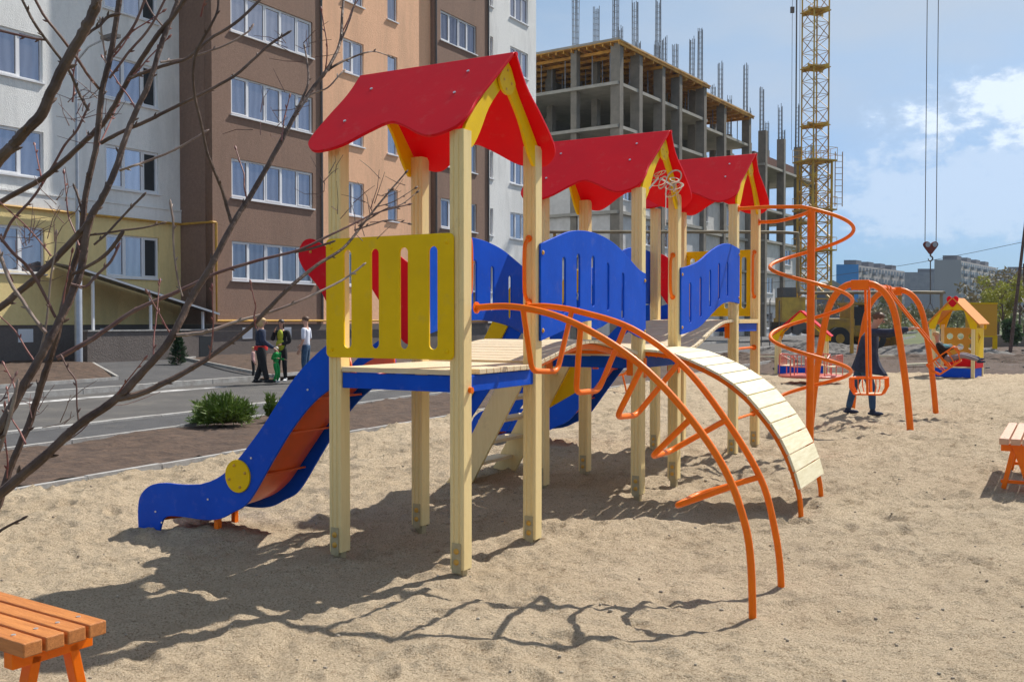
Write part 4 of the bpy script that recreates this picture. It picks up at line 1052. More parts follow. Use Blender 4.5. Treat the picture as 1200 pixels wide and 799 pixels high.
def hand_chain(V, E, iw, w_, d, up, s, curl=.4):
    "palm and five fingers continuing from wrist vertex iw along direction d"
    side = d.cross(up).normalized(); n = len(V)
    V.append((w_+d*.045*s, (.022*s,.036*s))); E.append((iw, n)); palm = n
    for k, (off, L_, r) in enumerate(((-.030,.062,.0078),(-.010,.072,.0085),(.010,.068,.0083),(.030,.052,.0072))):
        b = w_+d*.082*s+side*off*s; n = len(V)
        V.append((b, r*s*1.05)); E.append((palm, n))
        V.append((b+d*L_*.5*s-up*curl*.02*s, r*s)); E.append((n, n+1))
        V.append((b+d*L_*.9*s-up*curl*.06*s, r*s*.8)); E.append((n+1, n+2))
    b = w_+d*.03*s-side*.035*s; n = len(V)
    V.append((b, .010*s)); E.append((palm, n)); V.append((b+d*.035*s-side*.022*s, .009*s)); E.append((n, n+1)); V.append((b+d*.062*s-side*.030*s, .0075*s)); E.append((n+1, n+2))
def person(loc, rz, h, label, J, clothes, hair, hairstyle='short', group=None, fem=False, cat='person'):
    """J overrides joints in units of height (x right, y forward, z up)"""
    j = dict(pel=(0,0,.52), waist=(0,0,.60), chest=(0,.005,.73), neckb=(0,-.005,.82), neck=(0,.0,.855), head=(0,.012,.93),
             shL=(-.105,-.002,.805), shR=(.105,-.002,.805), elL=(-.135,-.01,.635), elR=(.135,-.01,.635), wrL=(-.14,.05,.49), wrR=(.14,.05,.49),
             hpL=(-.05,0,.505), hpR=(.05,0,.505), knL=(-.055,.015,.28), knR=(.055,.015,.28), anL=(-.06,-.01,.05), anR=(.06,-.01,.05))
    j.update(J or {})
    P = {k: Vector(v)*h for k, v in j.items()}
    o = thing('person', loc, rz, label, cat, group); s = h/1.7
    V, E = [], []
    def a(p, r, par=None):
        V.append((Vector(p), r if isinstance(r, tuple) else r)); 
        if par is not None: E.append((par, len(V)-1))
        return len(V)-1
    pel = a(P['pel'], (.13*s,.095*s)); wa = a(P['waist'], (.115*s,.085*s), pel); ch = a(P['chest'], (.135*s,.095*s), wa); nb_ = a(P['neckb'], .062*s, ch); nk = a(P['neck'], .052*s, nb_)
    hd = P['head']; up = (hd-P['neck']).normalized()
    h0 = a(hd-up*.035*s, (.066*s,.076*s), nk); h1 = a(hd+up*.03*s, (.074*s,.088*s), h0); h2 = a(hd+up*.085*s, (.056*s,.066*s), h1)
    for sd_ in 'LR':
        sh = a(P['sh'+sd_], .05*s, ch); el = a(P['el'+sd_], .037*s, sh); wr = a(P['wr'+sd_], .025*s, el)
        d = (P['wr'+sd_]-P['el'+sd_]).normalized(); u = Vector((0,0,1)) if abs(d.z) < .8 else Vector((1 if sd_ == 'R' else -1,0,0))
        u = (u-d*u.dot(d)).normalized(); hand_chain(V, E, wr, P['wr'+sd_], d, u, s)
        hp = a(P['hp'+sd_], .082*s, pel); kn = a(P['kn'+sd_], .055*s, hp); an = a(P['an'+sd_], .036*s, kn)
    body_ = skinmesh('body', V, E, skinm, o)
    # face: nose, lips, ears, eyes
    fw_ = Vector((0,1,0))
    fw_ = (fw_-up*fw_.dot(up)).normalized(); rt = fw_.cross(up)
    tw = J.get('turn', 0) if J else 0
    if tw: q = Matrix.Rotation(tw, 3, up); fw_ = q@fw_; rt = q@rt
    MB().ell(hd+fw_*.092*s-up*.002*s, .011*s,.014*s,.020*s).ell(hd+rt*.073*s, .008*s,.016*s,.026*s).ell(hd-rt*.073*s, .008*s,.016*s,.026*s).build('ear_nose', skinm, o, smooth=True)
    MB().ell(hd+fw_*.080*s+rt*.028*s+up*.014*s, .011*s,.010*s,.008*s).ell(hd+fw_*.080*s-rt*.028*s+up*.014*s, .011*s,.010*s,.008*s).build('eye', M['dark'], o, smooth=True)
    MB().ell(hd+fw_*.083*s-up*.042*s, .020*s,.008*s,.007*s).build('mouth', mat_lips, o, smooth=True)
    # hair
    hb_ = MB().ell(hd+up*.038*s-fw_*.020*s, .084*s,.094*s,.074*s, 16, 10)
    if hairstyle == 'long':
        hb_.ell(hd-up*.03*s-fw_*.052*s, .078*s,.052*s,.115*s, 14, 10).ell(hd-up*.05*s+rt*.06*s-fw_*.02*s, .026*s,.045*s,.10*s).ell(hd-up*.05*s-rt*.06*s-fw_*.02*s, .026*s,.045*s,.10*s)
    random.seed(int(h*1000))
    hb_.v = [tuple(Vector(v)+Vector((random.uniform(-1,1),random.uniform(-1,1),random.uniform(-1,1)))*.0035*s) for v in hb_.v]
    hb_.build('hair', hair, o, smooth=True)
    # clothes
    def grow(name, keys, links, material, g, extra=None):
        VV = [(P[k] if isinstance(k, str) else k, r) for k, r in keys]
        return skinmesh(name, VV, links, material, o)
    for c in clothes:
        k = c[0]
        if k == 'trousers':
            grow('trousers', [('pel',(.145*s,.110*s)),('hpL',.098*s),('knL',.070*s),('anL',.052*s),('hpR',.098*s),('knR',.070*s),('anR',.052*s),('waist',(.128*s,.098*s))], [(0,1),(1,2),(2,3),(0,4),(4,5),(5,6),(0,7)], c[1], 0)
        elif k in ('jacket','shirt'):
            g = .016*s if k == 'jacket' else .008*s; full = c[2] if len(c) > 2 else True
            e = {}
            vs = [('chest',(.148*s+g,.108*s+g)),('waist',(.130*s+g,.100*s+g)),('pel',(.146*s+g,.108*s+g)),('neckb',.066*s+g*.4),('shL',.058*s+g),('elL',.046*s+g),('shR',.058*s+g),('elR',.046*s+g)]
            ed = [(0,1),(1,2),(0,3),(0,4),(4,5),(0,6),(6,7)]
            if full: vs += [('wrL',.035*s+g*.6),('wrR',.035*s+g*.6)]; ed += [(5,8),(7,9)]
            if len(c) > 3 and c[3]: vs[2] = (P['waist']*.45+P['pel']*.55, (.14*s+g,.11*s+g))
            grow('jacket' if k == 'jacket' else 'shirt', vs, ed, c[1], 0)
        elif k == 'band':
            a_, b_ = P['pel']*.85+P['waist']*.15, P['waist']*.6+P['pel']*.4
            MB().tube([a_-Vector((0,0,.05*s)), a_, b_], [.126*s,.132*s,.128*s], 16).build('blouse', c[1], o, smooth=True)
        elif k == 'shoes':
            m_ = MB()
            for sd_ in 'LR':
                an = P['an'+sd_]; dd = Vector((c[2] if len(c) > 2 else 0, 1, 0)).normalized()
                m_.ell(an+dd*.045*s+Vector((0,0,-.045*s)), .042*s,.125*s,.036*s, 12, 8).ell(an+Vector((0,0,-.015*s)), .045*s,.05*s,.05*s)
            m_.build('shoe', c[1], o, smooth=True)
    return o, P, s
mat_lips = mat('lips', (.42,.13,.12), .5)
blond = mat('blond_hair', (.62,.42,.20), .6, (.45,.28,.12), 40); dkhair = mat('dark_hair', (.035,.02,.014), .5, (.06,.03,.02), 40); brhair = mat('brown_hair', (.13,.065,.035), .6, (.09,.04,.02), 40)
navy = cloth('navy_cloth', (.012,.018,.042), (.03,.042,.085)); black = cloth('black_cloth', (.012,.012,.014)); denim = cloth('dark_denim', (.02,.06,.13), (.045,.10,.18)); redc = cloth('red_cloth', (.75,.03,.025), (.6,.02,.02)); whitec = cloth('white_shirt', (.72,.74,.82), (.62,.64,.74))
limec = cloth('lime_cloth', (.52,.56,.04)); greenc = cloth('green_cloth', (.01,.34,.07)); pinkc = cloth('pink_cloth', (.60,.35,.33)); greyc = cloth('grey_leggings', (.30,.26,.27)); tealc = cloth('teal_cloth', (.05,.22,.26)); whiteshoe = mat('white_shoe', (.7,.7,.7), .5)
g1 = G(306, 450, 0)
person((g1.x,g1.y,.02), R(-65), 1.70, 'blonde woman in navy jacket over red blouse and black trousers, standing on the road', dict(wrR=(.15,.12,.53), elR=(.14,.0,.64), anR=(.05,.06,.05), anL=(-.06,-.05,.05)), [('trousers',black),('jacket',navy,True,True),('band',redc),('shoes',black)], blond, 'long', 'people talking by the road', True)[0].scale = (1.12,1.35,1)
g2 = G(327, 449, 0)
person((g2.x,g2.y+.3,.02), R(-10+180), 1.66, 'dark haired woman in black jacket over lime top, middle of the group on the road', dict(wrR=(.06,.13,.80), elR=(.13,.06,.66), wrL=(-.04,.10,.60)), [('trousers',black),('jacket',black),('shoes',whiteshoe)], dkhair, 'long', 'people talking by the road', True)
t_ = [c for c in bpy.data.objects if c.name.startswith('person.001')][0]
MB().ell((0,.085,1.22), .085,.075,.16).ell((0,.085,.98), .12,.09,.16).build('top', limec, t_, smooth=True)
g3 = G(355, 449, 0)
person((g3.x,g3.y+.4,.02), R(80), 1.74, 'grey haired man in white short sleeved shirt and blue jeans behind the slide', dict(wrR=(.12,.12,.56), elR=(.14,-.01,.64)), [('trousers',denim),('shirt',whitec,False),('shoes',black)], brhair, 'short', 'people talking by the road')
g4 = G(291, 446, 0)
person((g4.x,g4.y+.5,.02), R(-80), .92, 'small child in pink top beside a lime bag behind the blonde woman', dict(head=(0,.012,.90)), [('trousers',black),('jacket',pinkc),('shoes',whiteshoe)], blond, 'short', 'children with the group on the road')
g5 = G(325, 449, 0)
person((g5.x,g5.y-.15,.02), R(-120), .98, 'small child in a green suit and pale hat leaning beside the dark haired woman', dict(head=(.03,.06,.90), chest=(0,.06,.72), shL=(-.105,.06,.80), shR=(.105,.06,.80), knL=(-.055,.06,.27), knR=(.055,.08,.27), wrL=(-.12,.2,.62), wrR=(.16,.2,.66)), [('trousers',greenc),('jacket',greenc),('shoes',whiteshoe)], mat('pale_hat', (.6,.58,.5), .8), 'short', 'children with the group on the road')
# the adult pushing the swing; the figure faces along +a and reaches out
pw = Vector((6.17, 16.9, 0))
pu, P_, s_ = person((pw.x,pw.y,-.01), -TH-math.pi/2+R(6), 1.81, 'adult in long open navy coat and jeans pushing the child on the swing',
    dict(pel=(0,-.03,.52), waist=(0,-.01,.61), chest=(0,.03,.735), neckb=(0,.045,.82), neck=(0,.08,.857), head=(0,.115,.925), shL=(-.10,.04,.80), shR=(.105,.05,.80),
         elR=(.11,.22,.80), wrR=(.10,.39,.835), elL=(-.11,.20,.775), wrL=(-.07,.36,.82), hpL=(-.05,-.03,.505), hpR=(.05,-.03,.505), knL=(-.06,-.10,.29), anL=(-.07,-.16,.05), knR=(.055,.06,.28), anR=(.06,.07,.05)),
    [('trousers',denim),('jacket',navy),('shoes',navy)], brhair, 'short')
ct = MB(); rings = []; nn_ = 40
for z, rx, ry, yo in ((1.45,.115,.10,.085),(1.37,.20,.145,.07),(1.25,.215,.165,.05),(1.10,.20,.17,.03),(.98,.205,.195,.03),(.88,.22,.23,.04),(.79,.235,.27,.06),(.74,.24,.285,.07)):
    w_ = max(0, 1.2-z)
    rings.append([(rx*math.cos(a)*(1+.16*w_*math.sin(5*a+z*3)), yo+ry*math.sin(a)*(1+.22*w_*math.sin(7*a+z*2)+.10*w_*math.sin(3*a)), z-.10*w_*math.sin(a)) for a in [2*math.pi*k/nn_ for k in range(nn_)]])
ct.add([p for r_ in rings for p in r_], [(i*nn_+k, i*nn_+(k+1)%nn_, (i+1)*nn_+(k+1)%nn_, (i+1)*nn_+k) for i in range(len(rings)-1) for k in range(nn_)])
c_ = ct.build('coat_skirt', navy, pu, smooth=True); m_ = c_.modifiers.new('solid','SOLIDIFY'); m_.thickness = .018
MB().tube([(0,.075,1.44),(0,.09,1.50)], [.085,.075], 12).build('collar', navy, pu, smooth=True)
# ---------------------------------------------------------------- swing frame
SWX, SWY = 5.23, 14.56
sw = thing('swing_set', (SWX,SWY,0), -TH, 'orange tubular swing set with two curved end arches and two barred seats', 'swing set')
LB = 3.67; HA = 2.20
for y in (0, LB):
    for sg in (-1, 1):
        pth = cr([(0,y,HA),(sg*.20,y,HA-.03),(sg*.36,y,HA-.17),(sg*.47,y,HA-.40),(sg*.55,y,1.40),(sg*.66,y,.60),(sg*.74,y,-.25)], 6)
        MB().tube(pth, .050, 14).build('leg', M['orange'], sw, smooth=True)
    MB().box(-.13,.13,y-.06,y+.06,HA-.10,HA+.05).build('corner_plate', M['orange'], sw, bevel=.01)
MB().cyl((0,-.05,HA),(0,LB+.05,HA),.042).build('beam', M['orange'], sw, smooth=True)
def seat(y, ang, label):
    o = thing('swing_seat', (0,y,HA), 0, label, None); o.parent = sw
    o.rotation_euler = (0, -ang, 0)
    Ld = 1.45
    for yy in (-.17,.17): MB().bar((0,yy,0),(0,yy,-Ld-.24),.035,.045,(0,1,0)).build('hanger_bar', M['orange'], o)
    for yy in (-.17,.17): MB().tube([(0,yy-.05,0),(0,yy+.05,0)], .06, 12).build('bearing', M['orange'], o)
    cg = MB(); z = -Ld
    rim = rrect(-.26,.26,-.20,.20,.06)
    cg.tube([(x,yy,z) for x, yy in rim]+[(rim[0][0],rim[0][1],z)], .013, 8, False)
    rim2 = rrect(-.20,.20,-.17,.17,.05)
    cg.tube([(x,yy,z-.25) for x, yy in rim2]+[(rim2[0][0],rim2[0][1],z-.25)], .013, 8, False)
    for x in (-.26,-.13,0,.13,.26):
        for yy in (-.20,.20): cg.tube([(x,yy,z),(x,yy,z-.14),(x*.78,yy*.86,z-.25)], .009, 6)
    for yy in (-.1,.0,.1):
        for x in (-.26,.26): cg.tube([(x,yy,z),(x,yy,z-.14),(x*.78,yy*.86,z-.25)], .009, 6)
    cg.build('cage', M['orange'], o, smooth=True)
    MB().box(-.19,.19,-.16,.16,z-.255,z-.235).build('seat', M['deck'], o, bevel=.004)
    return o
seat(.62, R(1.5), 'empty orange barred swing seat hanging straight down near the arch')
s2 = seat(2.75, R(37), 'orange barred swing seat swung up to the right with the child in it')
# child in swing: in the seat's own tilted frame
chd, P_, s_ = person((0,0,0), 0, 1.02, 'fair haired toddler in black and teal top sitting in the raised swing',
   dict(pel=(0,0,.52), waist=(0,-.05,.61), chest=(0,-.09,.72), neckb=(0,-.115,.81), neck=(0,-.12,.85), head=(0,-.12,.93), shL=(-.11,-.10,.79), shR=(.11,-.10,.79), elL=(-.16,0,.68), elR=(.16,0,.68), wrL=(-.16,.12,.70), wrR=(.16,.12,.70),
        hpL=(-.06,.03,.51), hpR=(.06,.03,.51), knL=(-.08,.24,.58), knR=(.08,.25,.56), anL=(-.07,.46,.50), anR=(.07,.48,.46)),
   [('trousers',greyc),('jacket',black),('shoes',navy)], blond, 'short')
A_ = R(37); axd = Vector((.8753,-.4836,0)); bd_ = Vector((.4836,.8753,0))
sc = Vector((SWX,SWY,HA))+bd_*2.75+axd*(math.sin(A_)*1.62)+Vector((0,0,-math.cos(A_)*1.62))
# the toddler leans back a little less than the seat tilts
Rm = Matrix.Rotation(-TH-math.pi/2,4,'Z')@Matrix.Rotation(R(6),4,'X')
chd.rotation_euler = Rm.to_euler(); off = Rm.to_3x3()@Vector((0,0,.52*1.02)); chd.location = sc-off+Vector((0,0,.08))
MB().ell((0,-.02,.74), .13,.085,.05).build('sleeve_stripe', tealc, chd, smooth=True)
# ---------------------------------------------------------------- playhouses
ph1 = G(1110, 441, 0)
def gable_house(loc, rz, label, kind):
    o = thing('playhouse', loc, rz, label, 'playhouse', 'small wooden playhouses')
    w_, d_, hp_, rz_ = (.54, .9, 1.50, 2.25) if kind == 0 else (.72, .9, 1.12, 1.90)
    for x in (-w_, w_):
        for y in (0, d_): MB().box(x-.045,x+.045,y-.045,y+.045,-.2,hp_+.02).build('post', M['cream'], o, bevel=.004)
    MB().box(-w_+.05,w_-.05,-.02,.02,.0,.26).box(-w_-.02,-w_+.02,.05,d_-.05,.0,.26).box(w_-.02,w_+.02,.05,d_-.05,0,.26).box(-w_+.05,w_-.05,d_-.02,d_+.02,0,.26).each('base_board', M['blue'], o)
    for y in (-.06, d_+.06):
        for sg in (-1,1):
            pl = [(0,rz_),(sg*.25,rz_-.25),(sg*.5,rz_-.52),(sg*(w_+.12),hp_+.04),(sg*(w_+.10),hp_-.12),(sg*(w_-.06),hp_-.10),(sg*(w_-.14),hp_+.14),(sg*.3,hp_+.42),(0,rz_-.30)]
            plate('gable_board', pl, [], .03, (0,y+(.001 if sg > 0 else 0),0), (1,0,0), (0,0,1), M['yellow'], o)
    for sg in (-1,1):
        rb_ = MB(); a, b = Vector((0,0,rz_+.02)), Vector((sg*(w_+.16),0,hp_+.02)); n_ = (b-a).normalized(); t_n = Vector((-n_.z,0,n_.x))*.03
        if t_n.z < 0: t_n = -t_n
        vs = []
        for y in (-.12, d_+.12): vs += [a+Vector((0,y,0)), b+Vector((0,y,0)), b+t_n+Vector((0,y,0)), a+t_n+Vector((0,y,0))]
        rb_.add(vs, [(0,1,2,3),(4,7,6,5),(0,4,5,1),(1,5,6,2),(2,6,7,3),(3,7,4,0)])
        rb_.build('roof_board', M['red'] if kind == 1 else M['orangeboard'], o)
    if kind == 0:
        hh = [(0,-.17),(.13,-.03),(.16,.08),(.09,.15),(0,.10),(-.09,.15),(-.16,.08),(-.13,-.03)]
        plate('gable_heart', [(p[0],p[1]) for p in cr([(a,b,0) for a,b in hh], 4, True)], [], .03, (0,-.10,rz_-.06), (1,0,0), (0,0,1), M['red'], o)
        plate('window_wall', [(-w_+.05,.55),(w_-.05,.55),(w_-.05,1.42),(-w_+.05,1.42)], [circ(x,z,.095,8) for x in (-.33,-.03,.27) for z in (.86,1.17)], .025, (0,d_-.04,0), (1,0,0), (0,0,1), M['yolk'], o)
        plate('side_wall', [(.05,.55),(d_-.05,.55),(d_-.05,1.42),(.05,1.42)], [[(.3,.98),(.55,1.16),(.3,1.3)]], .025, (w_+.05,0,0), (0,1,0), (0,0,1), M['yellow'], o)
        plate('side_wall', [(.05,.27),(d_-.05,.27),(d_-.05,.54),(.05,.54)], [], .025, (w_+.05,0,0), (0,1,0), (0,0,1), M['red'], o)
        plate('lower_wall', [(-w_+.05,.27),(w_-.05,.27),(w_-.05,.54),(-w_+.05,.54)], [], .025, (0,d_-.04,0), (1,0,0), (0,0,1), M['red'], o)
        MB().box(-w_+.05,w_-.05,.05,d_-.1,.24,.28).build('floor', M['deck'], o)
    else:
        MB().box(-w_+.05,w_-.05,.02,.32,.262,.30).build('seat', M['deck'], o)
    return o
M['orangeboard'] = mat('orange_board', (.72,.26,.02), .45); M['yolk'] = mat('yolk_board', (.72,.36,.012), .45)
gable_house((12.75,28.0,0), R(-40), 'small yellow playhouse with red heart on its gable and round windows behind the swing', 0)
hh_ = G(934, 438, 0)
gable_house((hh_.x+.1,hh_.y,0), R(-22), 'open sandpit playhouse with red roof boards and blue base behind the spiral climber', 1)
# merry go round
mg = G(950, 449, 0)
rd = thing('roundabout', (mg.x,mg.y,0), R(10), 'low red and orange roundabout with railed seats behind the spiral climber', 'roundabout')
pk = mat('faded_red_enamel', (.62,.14,.10), .4)
MB().lathe([(0,.16),(.80,.16),(.82,.18),(.82,.21),(.80,.22),(0,.22)], 28).build('platform', pk, rd)
MB().cyl((0,0,-.1),(0,0,.78),.05).lathe([(0,.74),(.14,.74),(.14,.79),(0,.79)], 14).build('hub', M['orange'], rd)
for k in range(4):
    a = math.pi/4+math.pi/2*k; s = MB(); Q = Matrix.Rotation(a,4,'Z')
    def q(x,y,z): return Q@Vector((x,y,z))
    s.tube([q(.45,-.28,.2),q(.45,-.28,.62),q(.72,-.28,.74),q(.78,0,.76),q(.72,.28,.74),q(.45,.28,.62),q(.45,.28,.2)], .014, 6)
    for yy in (-.2,-.1,0,.1,.2): s.tube([q(.75,yy,.46),q(.76,yy,.76)], .011, 6)
    s.tube([q(.75,-.28,.46),q(.75,.28,.46)], .012, 6)
    s.tube([q(.74,-.28,.2),q(.74,-.28,.72)], .012, 6).tube([q(.74,.28,.2),q(.74,.28,.72)], .012, 6)
    s.build('rail', pk, rd)
    MB().box(.46,.72,-.24,.24,.44,.46,Q).build('seat', M['deck'], rd)
# small seesaw seen under the bridge
sm = G(715, 459, 0)
ss_ = thing('spring_seesaw', (sm.x,sm.y,0), R(-25), 'small orange tube seesaw with pale seat boards seen under the second tower', 'seesaw')
s = MB()
for yy in (-.14,.14):
    s.tube(cr([(-.75,yy,.45),(-.55,yy,.58),(-.35,yy,.42),(0,yy,.38),(.35,yy,.42),(.55,yy,.58),(.75,yy,.45)], 4), .02, 8)
s.tube([(-.3,0,.4),(-.42,0,-.1)], .022, 8).tube([(.3,0,.4),(.42,0,-.1)], .022, 8).tube([(0,-.2,.38),(0,.2,.38)], .03, 8)
for x in (-.55,.55): s.tube([(x,-.2,.62),(x,.2,.62)], .018, 8).tube([(x,0,.4),(x,0,.62)], .018, 8)
s.build('frame', M['orange'], ss_, smooth=True)
for x in (-.72,.72): MB().box(x-.17,x+.17,-.14,.14,.44,.47).build('seat', M['cream'], ss_, bevel=.005)
# ---------------------------------------------------------------- things behind
def atY(px, py, Y): return D(px, py, Y)
b0, b1 = D(1134, 357, 56), D(1166, 361, 56)
bo = thing('notice_board', ((b0.x+b1.x)/2,56,0), R(-12), 'plain yellow board on two legs behind the small playhouse', 'notice board')
wd = (b1.x-b0.x)/2+.05
MB().box(-wd,wd,-.06,.06,.75,2.55).build('panel', M['yolk'], bo)
MB().box(-wd-.02,wd+.02,-.09,.09,2.55,2.65).box(-wd-.02,wd+.02,-.09,.09,.66,.75).build('frame_rail', M['yellow'], bo)
for x in (-wd+.1, wd-.1): MB().box(x-.12,x+.12,-.08,.08,-.2,.66).build('leg', M['yellow'], bo)
for k in range(4):
    p = D(1146+27*k, 398, 59); w_ = 1.3
    label = ['grey concrete block directly behind the yellow board','second grey concrete block from the yellow board','third grey concrete block from the yellow board, by the leaning pole','grey concrete block at the right picture edge'][k]
    o = thing('concrete_block', (p.x,59+.3*k,0), R(-15), label, 'concrete block', 'concrete blocks laid in a row')
    MB().box(-.68,.68,-.3,.3,-.05,.85-.1*(k%2)).build('block', M['concrete'], o, bevel=.03)
    MB().tube([(-.3,0,.74),(-.25,0,.92),(-.15,0,.92),(-.1,0,.74)], .02, 6).build('lifting_loop', M['steel'], o)
# gas pipe on posts
gpY = 46
gpipe = thing('gas_main', (D(935,342,gpY).x,gpY,0), 0, 'yellow gas pipe carried on thin posts above the site fence', 'gas pipe')
gx = D(935,342,gpY).x
def gpp(px, py): p = D(px, py, gpY); return (p.x-gx, 0, p.z)
MB().tube(cr([gpp(640,272),gpp(700,272),gpp(860,272),gpp(928,273),gpp(935,278),gpp(935,300),gpp(936,338),gpp(942,343),gpp(1000,343),gpp(1098,343),gpp(1103,348),gpp(1103,400)], 5), .075, 8).build('pipe', mat('weathered_pipe', (.33,.26,.15), .6, (.20,.15,.09), 2), gpipe, smooth=True)
for px, pt in ((650,272),(765,272),(865,272),(1000,343),(1056,343)):
    a = gpp(px, pt); MB().box(a[0]-.07,a[0]+.07,.09,.23,-.3,a[2]+.05).build('support_post', M['gaspipe'], gpipe)
# wheel loader beyond the rubble
ll = D(1000, 400, 55)
ld = thing('wheel_loader', (ll.x,55,0), R(8), 'dull yellow wheel loader parked behind the grey rubble', 'loader')
yl = mat('dull_yellow_machine', (.42,.25,.02), .5, (.28,.16,.03), 3)
MB().box(-2.0,-.3,-.8,.8,.75,1.75).box(-.3,1.0,-.7,.7,.7,1.2).build('body', yl, ld, bevel=.08)
MB().box(-.5,.7,-.65,.65,1.2,1.35).box(-.5,-.42,-.65,.65,1.3,2.5).box(.62,.7,-.65,.65,1.3,2.5).build('cab_frame', yl, ld)
MB().box(-.42,.62,-.6,.6,1.35,2.4).build('cab_glass', M['dark'], ld)
MB().box(-.6,.8,-.75,.75,2.5,2.62).build('cab_roof', yl, ld)
for x in (-1.4,.7):
    for yy in (-.95,.95):
        wv = MB().tube([(x,yy-.25,.62),(x,yy-.23,.62),(x,yy+.23,.62),(x,yy+.25,.62)], [.55,.64,.64,.55], 22).build('wheel', mat('tyre', (.02,.02,.02), .8) if 'tyre' not in bpy.data.materials else bpy.data.materials['tyre'], ld, smooth=True)
        MB().tube([(x,yy-.27,.62),(x,yy+.27,.62)], .26, 14).build('rim', yl, wv)
MB().bar((.6,-.5,1.2),(2.0,-.5,.55),.12,.2).bar((.6,.5,1.2),(2.0,.5,.55),.12,.2).build('lift_arm', yl, ld)
MB().prism([(2.0,.1),(2.7,.05),(2.75,.2),(2.2,.3),(2.1,.95),(1.95,.9)], lambda u,v,w_: (u,w_,v), -1.15, 1.15).build('bucket', yl, ld)
# rubble heap, stones
def heap(name, c, rx, ry, hz, seed, material, kind='stuff', n=46):
    def fn(s, t):
        x, y = (s*2-1), (t*2-1); r = math.sqrt(x*x+y*y)
        z = hz*max(0, 1-r**1.5)*(1+.5*noise.fractal(Vector((x*2+seed,y*2,1)), .8, 2, 4))+.10*noise.fractal(Vector((x*9+seed,y*9,2)), .7, 2, 4)-.12
        if r > 1: z = -.4
        return (c[0]+x*rx, c[1]+y*ry, z)
    o = grid(name, [i/n for i in range(n+1)], [i/n for i in range(n+1)], fn, material, False); o['kind'] = kind
    return o
q = G(1015, 408, 0); heap('rubble_heap', (q.x-.8, 46), 4.6, 2.6, .62, 3, M['rubble'])
q = G(940, 412, 0); heap('rubble_heap', (q.x, 48), 3.6, 2.4, .75, 9, M['rubble'])
heap('soil_heap', (19.0, 40.5), 6.5, 3.2, .30, 5, M['soil']); heap('soil_heap', (9.0, 41), 4.0, 2.2, .35, 15, M['soil'])
random.seed(21); sp = MB()
for k in range(260):
    x = random.uniform(3, 30); y = random.uniform(31.5, 52); r = random.uniform(.03,.13)
    if moff(x, y) > 7.5: continue
    sp.ell((x,y,.03), r*random.uniform(.8,1.6), r, r*.7, 6, 4)
tag(sp.build('stones', M['rubble']), kind='stuff')
for k, (px, py, L_, a, lab) in enumerate(((900,421,1.9,.3,'pale timber plank lying on the soil left of the sandpit playhouse'),(1045,420,2.6,-.1,'long pale timber plank lying on the soil behind the swing'),(1075,430,1.4,.6,'short pale timber plank on the soil by the playhouse post'))):
    p = G(px, py, 0); o = MB().box(-L_/2,L_/2,-.08,.08,0,.06).build('timber_plank', M['slat']); o.location = (p.x,p.y,.07); o.rotation_euler = (0,0,a); tag(o, lab, 'plank', 'loose timber planks')
# thin stakes by the building site
st = []
for k, (px, pt, pb) in enumerate(((800,330,402),(812,352,404),(884,352,404),(892,345,405),(902,350,405),(913,352,404))):
    p = G(px, pb, 0); z = 1.65+(375-pt)*p.y/1136
    o = MB().tube([(0,0,-.2),(0,0,z-.1),(.05,0,z)], .035, 6).build('fence_stake', M['steel']); o.location = (p.x,p.y,0); st.append(o)
    tag(o, 'thin dark steel stake standing in the building site soil', 'stake', 'steel stakes at the building site')
# leaning pole and stay with a wire
lp0, lp1 = D(1183, 404, 48), D(1206, 268, 48)
pl_ = thing('utility_pole', (lp0.x,48,0), 0, 'dark wooden pole leaning with its stay at the right picture edge', 'utility pole')
dx, dz = lp1.x-lp0.x, lp1.z
MB().tube([(0,0,-.3),(dx,0,dz+2)], [.09,.06], 10).build('pole', M['bark'], pl_, smooth=True)
MB().tube([(.9,0,-.3),(dx*.75,0,dz*.72)], .06, 10).build('stay', M['bark'], pl_, smooth=True)
MB().box(dx-.3,dx+.3,-.08,.08,dz-.9,dz-.6).build('insulator_arm', M['steel'], pl_)
wr = []
a, b = Vector((dx,0,dz-.6)), Vector((dx-22,26,dz-1.6))
for i in range(13): t = i/12; p = a.lerp(b, t); p.z -= 1.2*4*t*(1-t); wr.append(p)
MB().tube(wr, .012, 5).build('wire', M['steel'], pl_)
# ---------------------------------------------------------------- vegetation
def leaf_mb(mb, centers, n, size, seed, asp=.5, upb=0.0):
    rnd = random.Random(seed)
    for _ in range(n):
        c, rx, ry, rz_ = rnd.choice(centers)
        while True:
            v = Vector((rnd.uniform(-1,1),rnd.uniform(-1,1),rnd.uniform(-1,1)))
            if .15 < v.length < 1: break
        p = Vector((c[0]+v.x*rx, c[1]+v.y*ry, c[2]+v.z*rz_)); d = (Vector((rnd.gauss(0,1),rnd.gauss(0,1),rnd.gauss(0,1)+upb))).normalized(); e = d.orthogonal().normalized(); e = (e*math.cos(rnd.random()*6)+d.cross(e)*math.sin(rnd.random()*6)); s_ = size*rnd.uniform(.6,1.4)
        i = len(mb.v); mb.v += [tuple(p-e*s_*asp*.5), tuple(p+d*s_*.5-e*s_*asp*.3), tuple(p+d*s_), tuple(p+d*s_*.5+e*s_*asp*.5)]
        mb.f.append((i,i+1,i+2,i+3))
Lf = {}
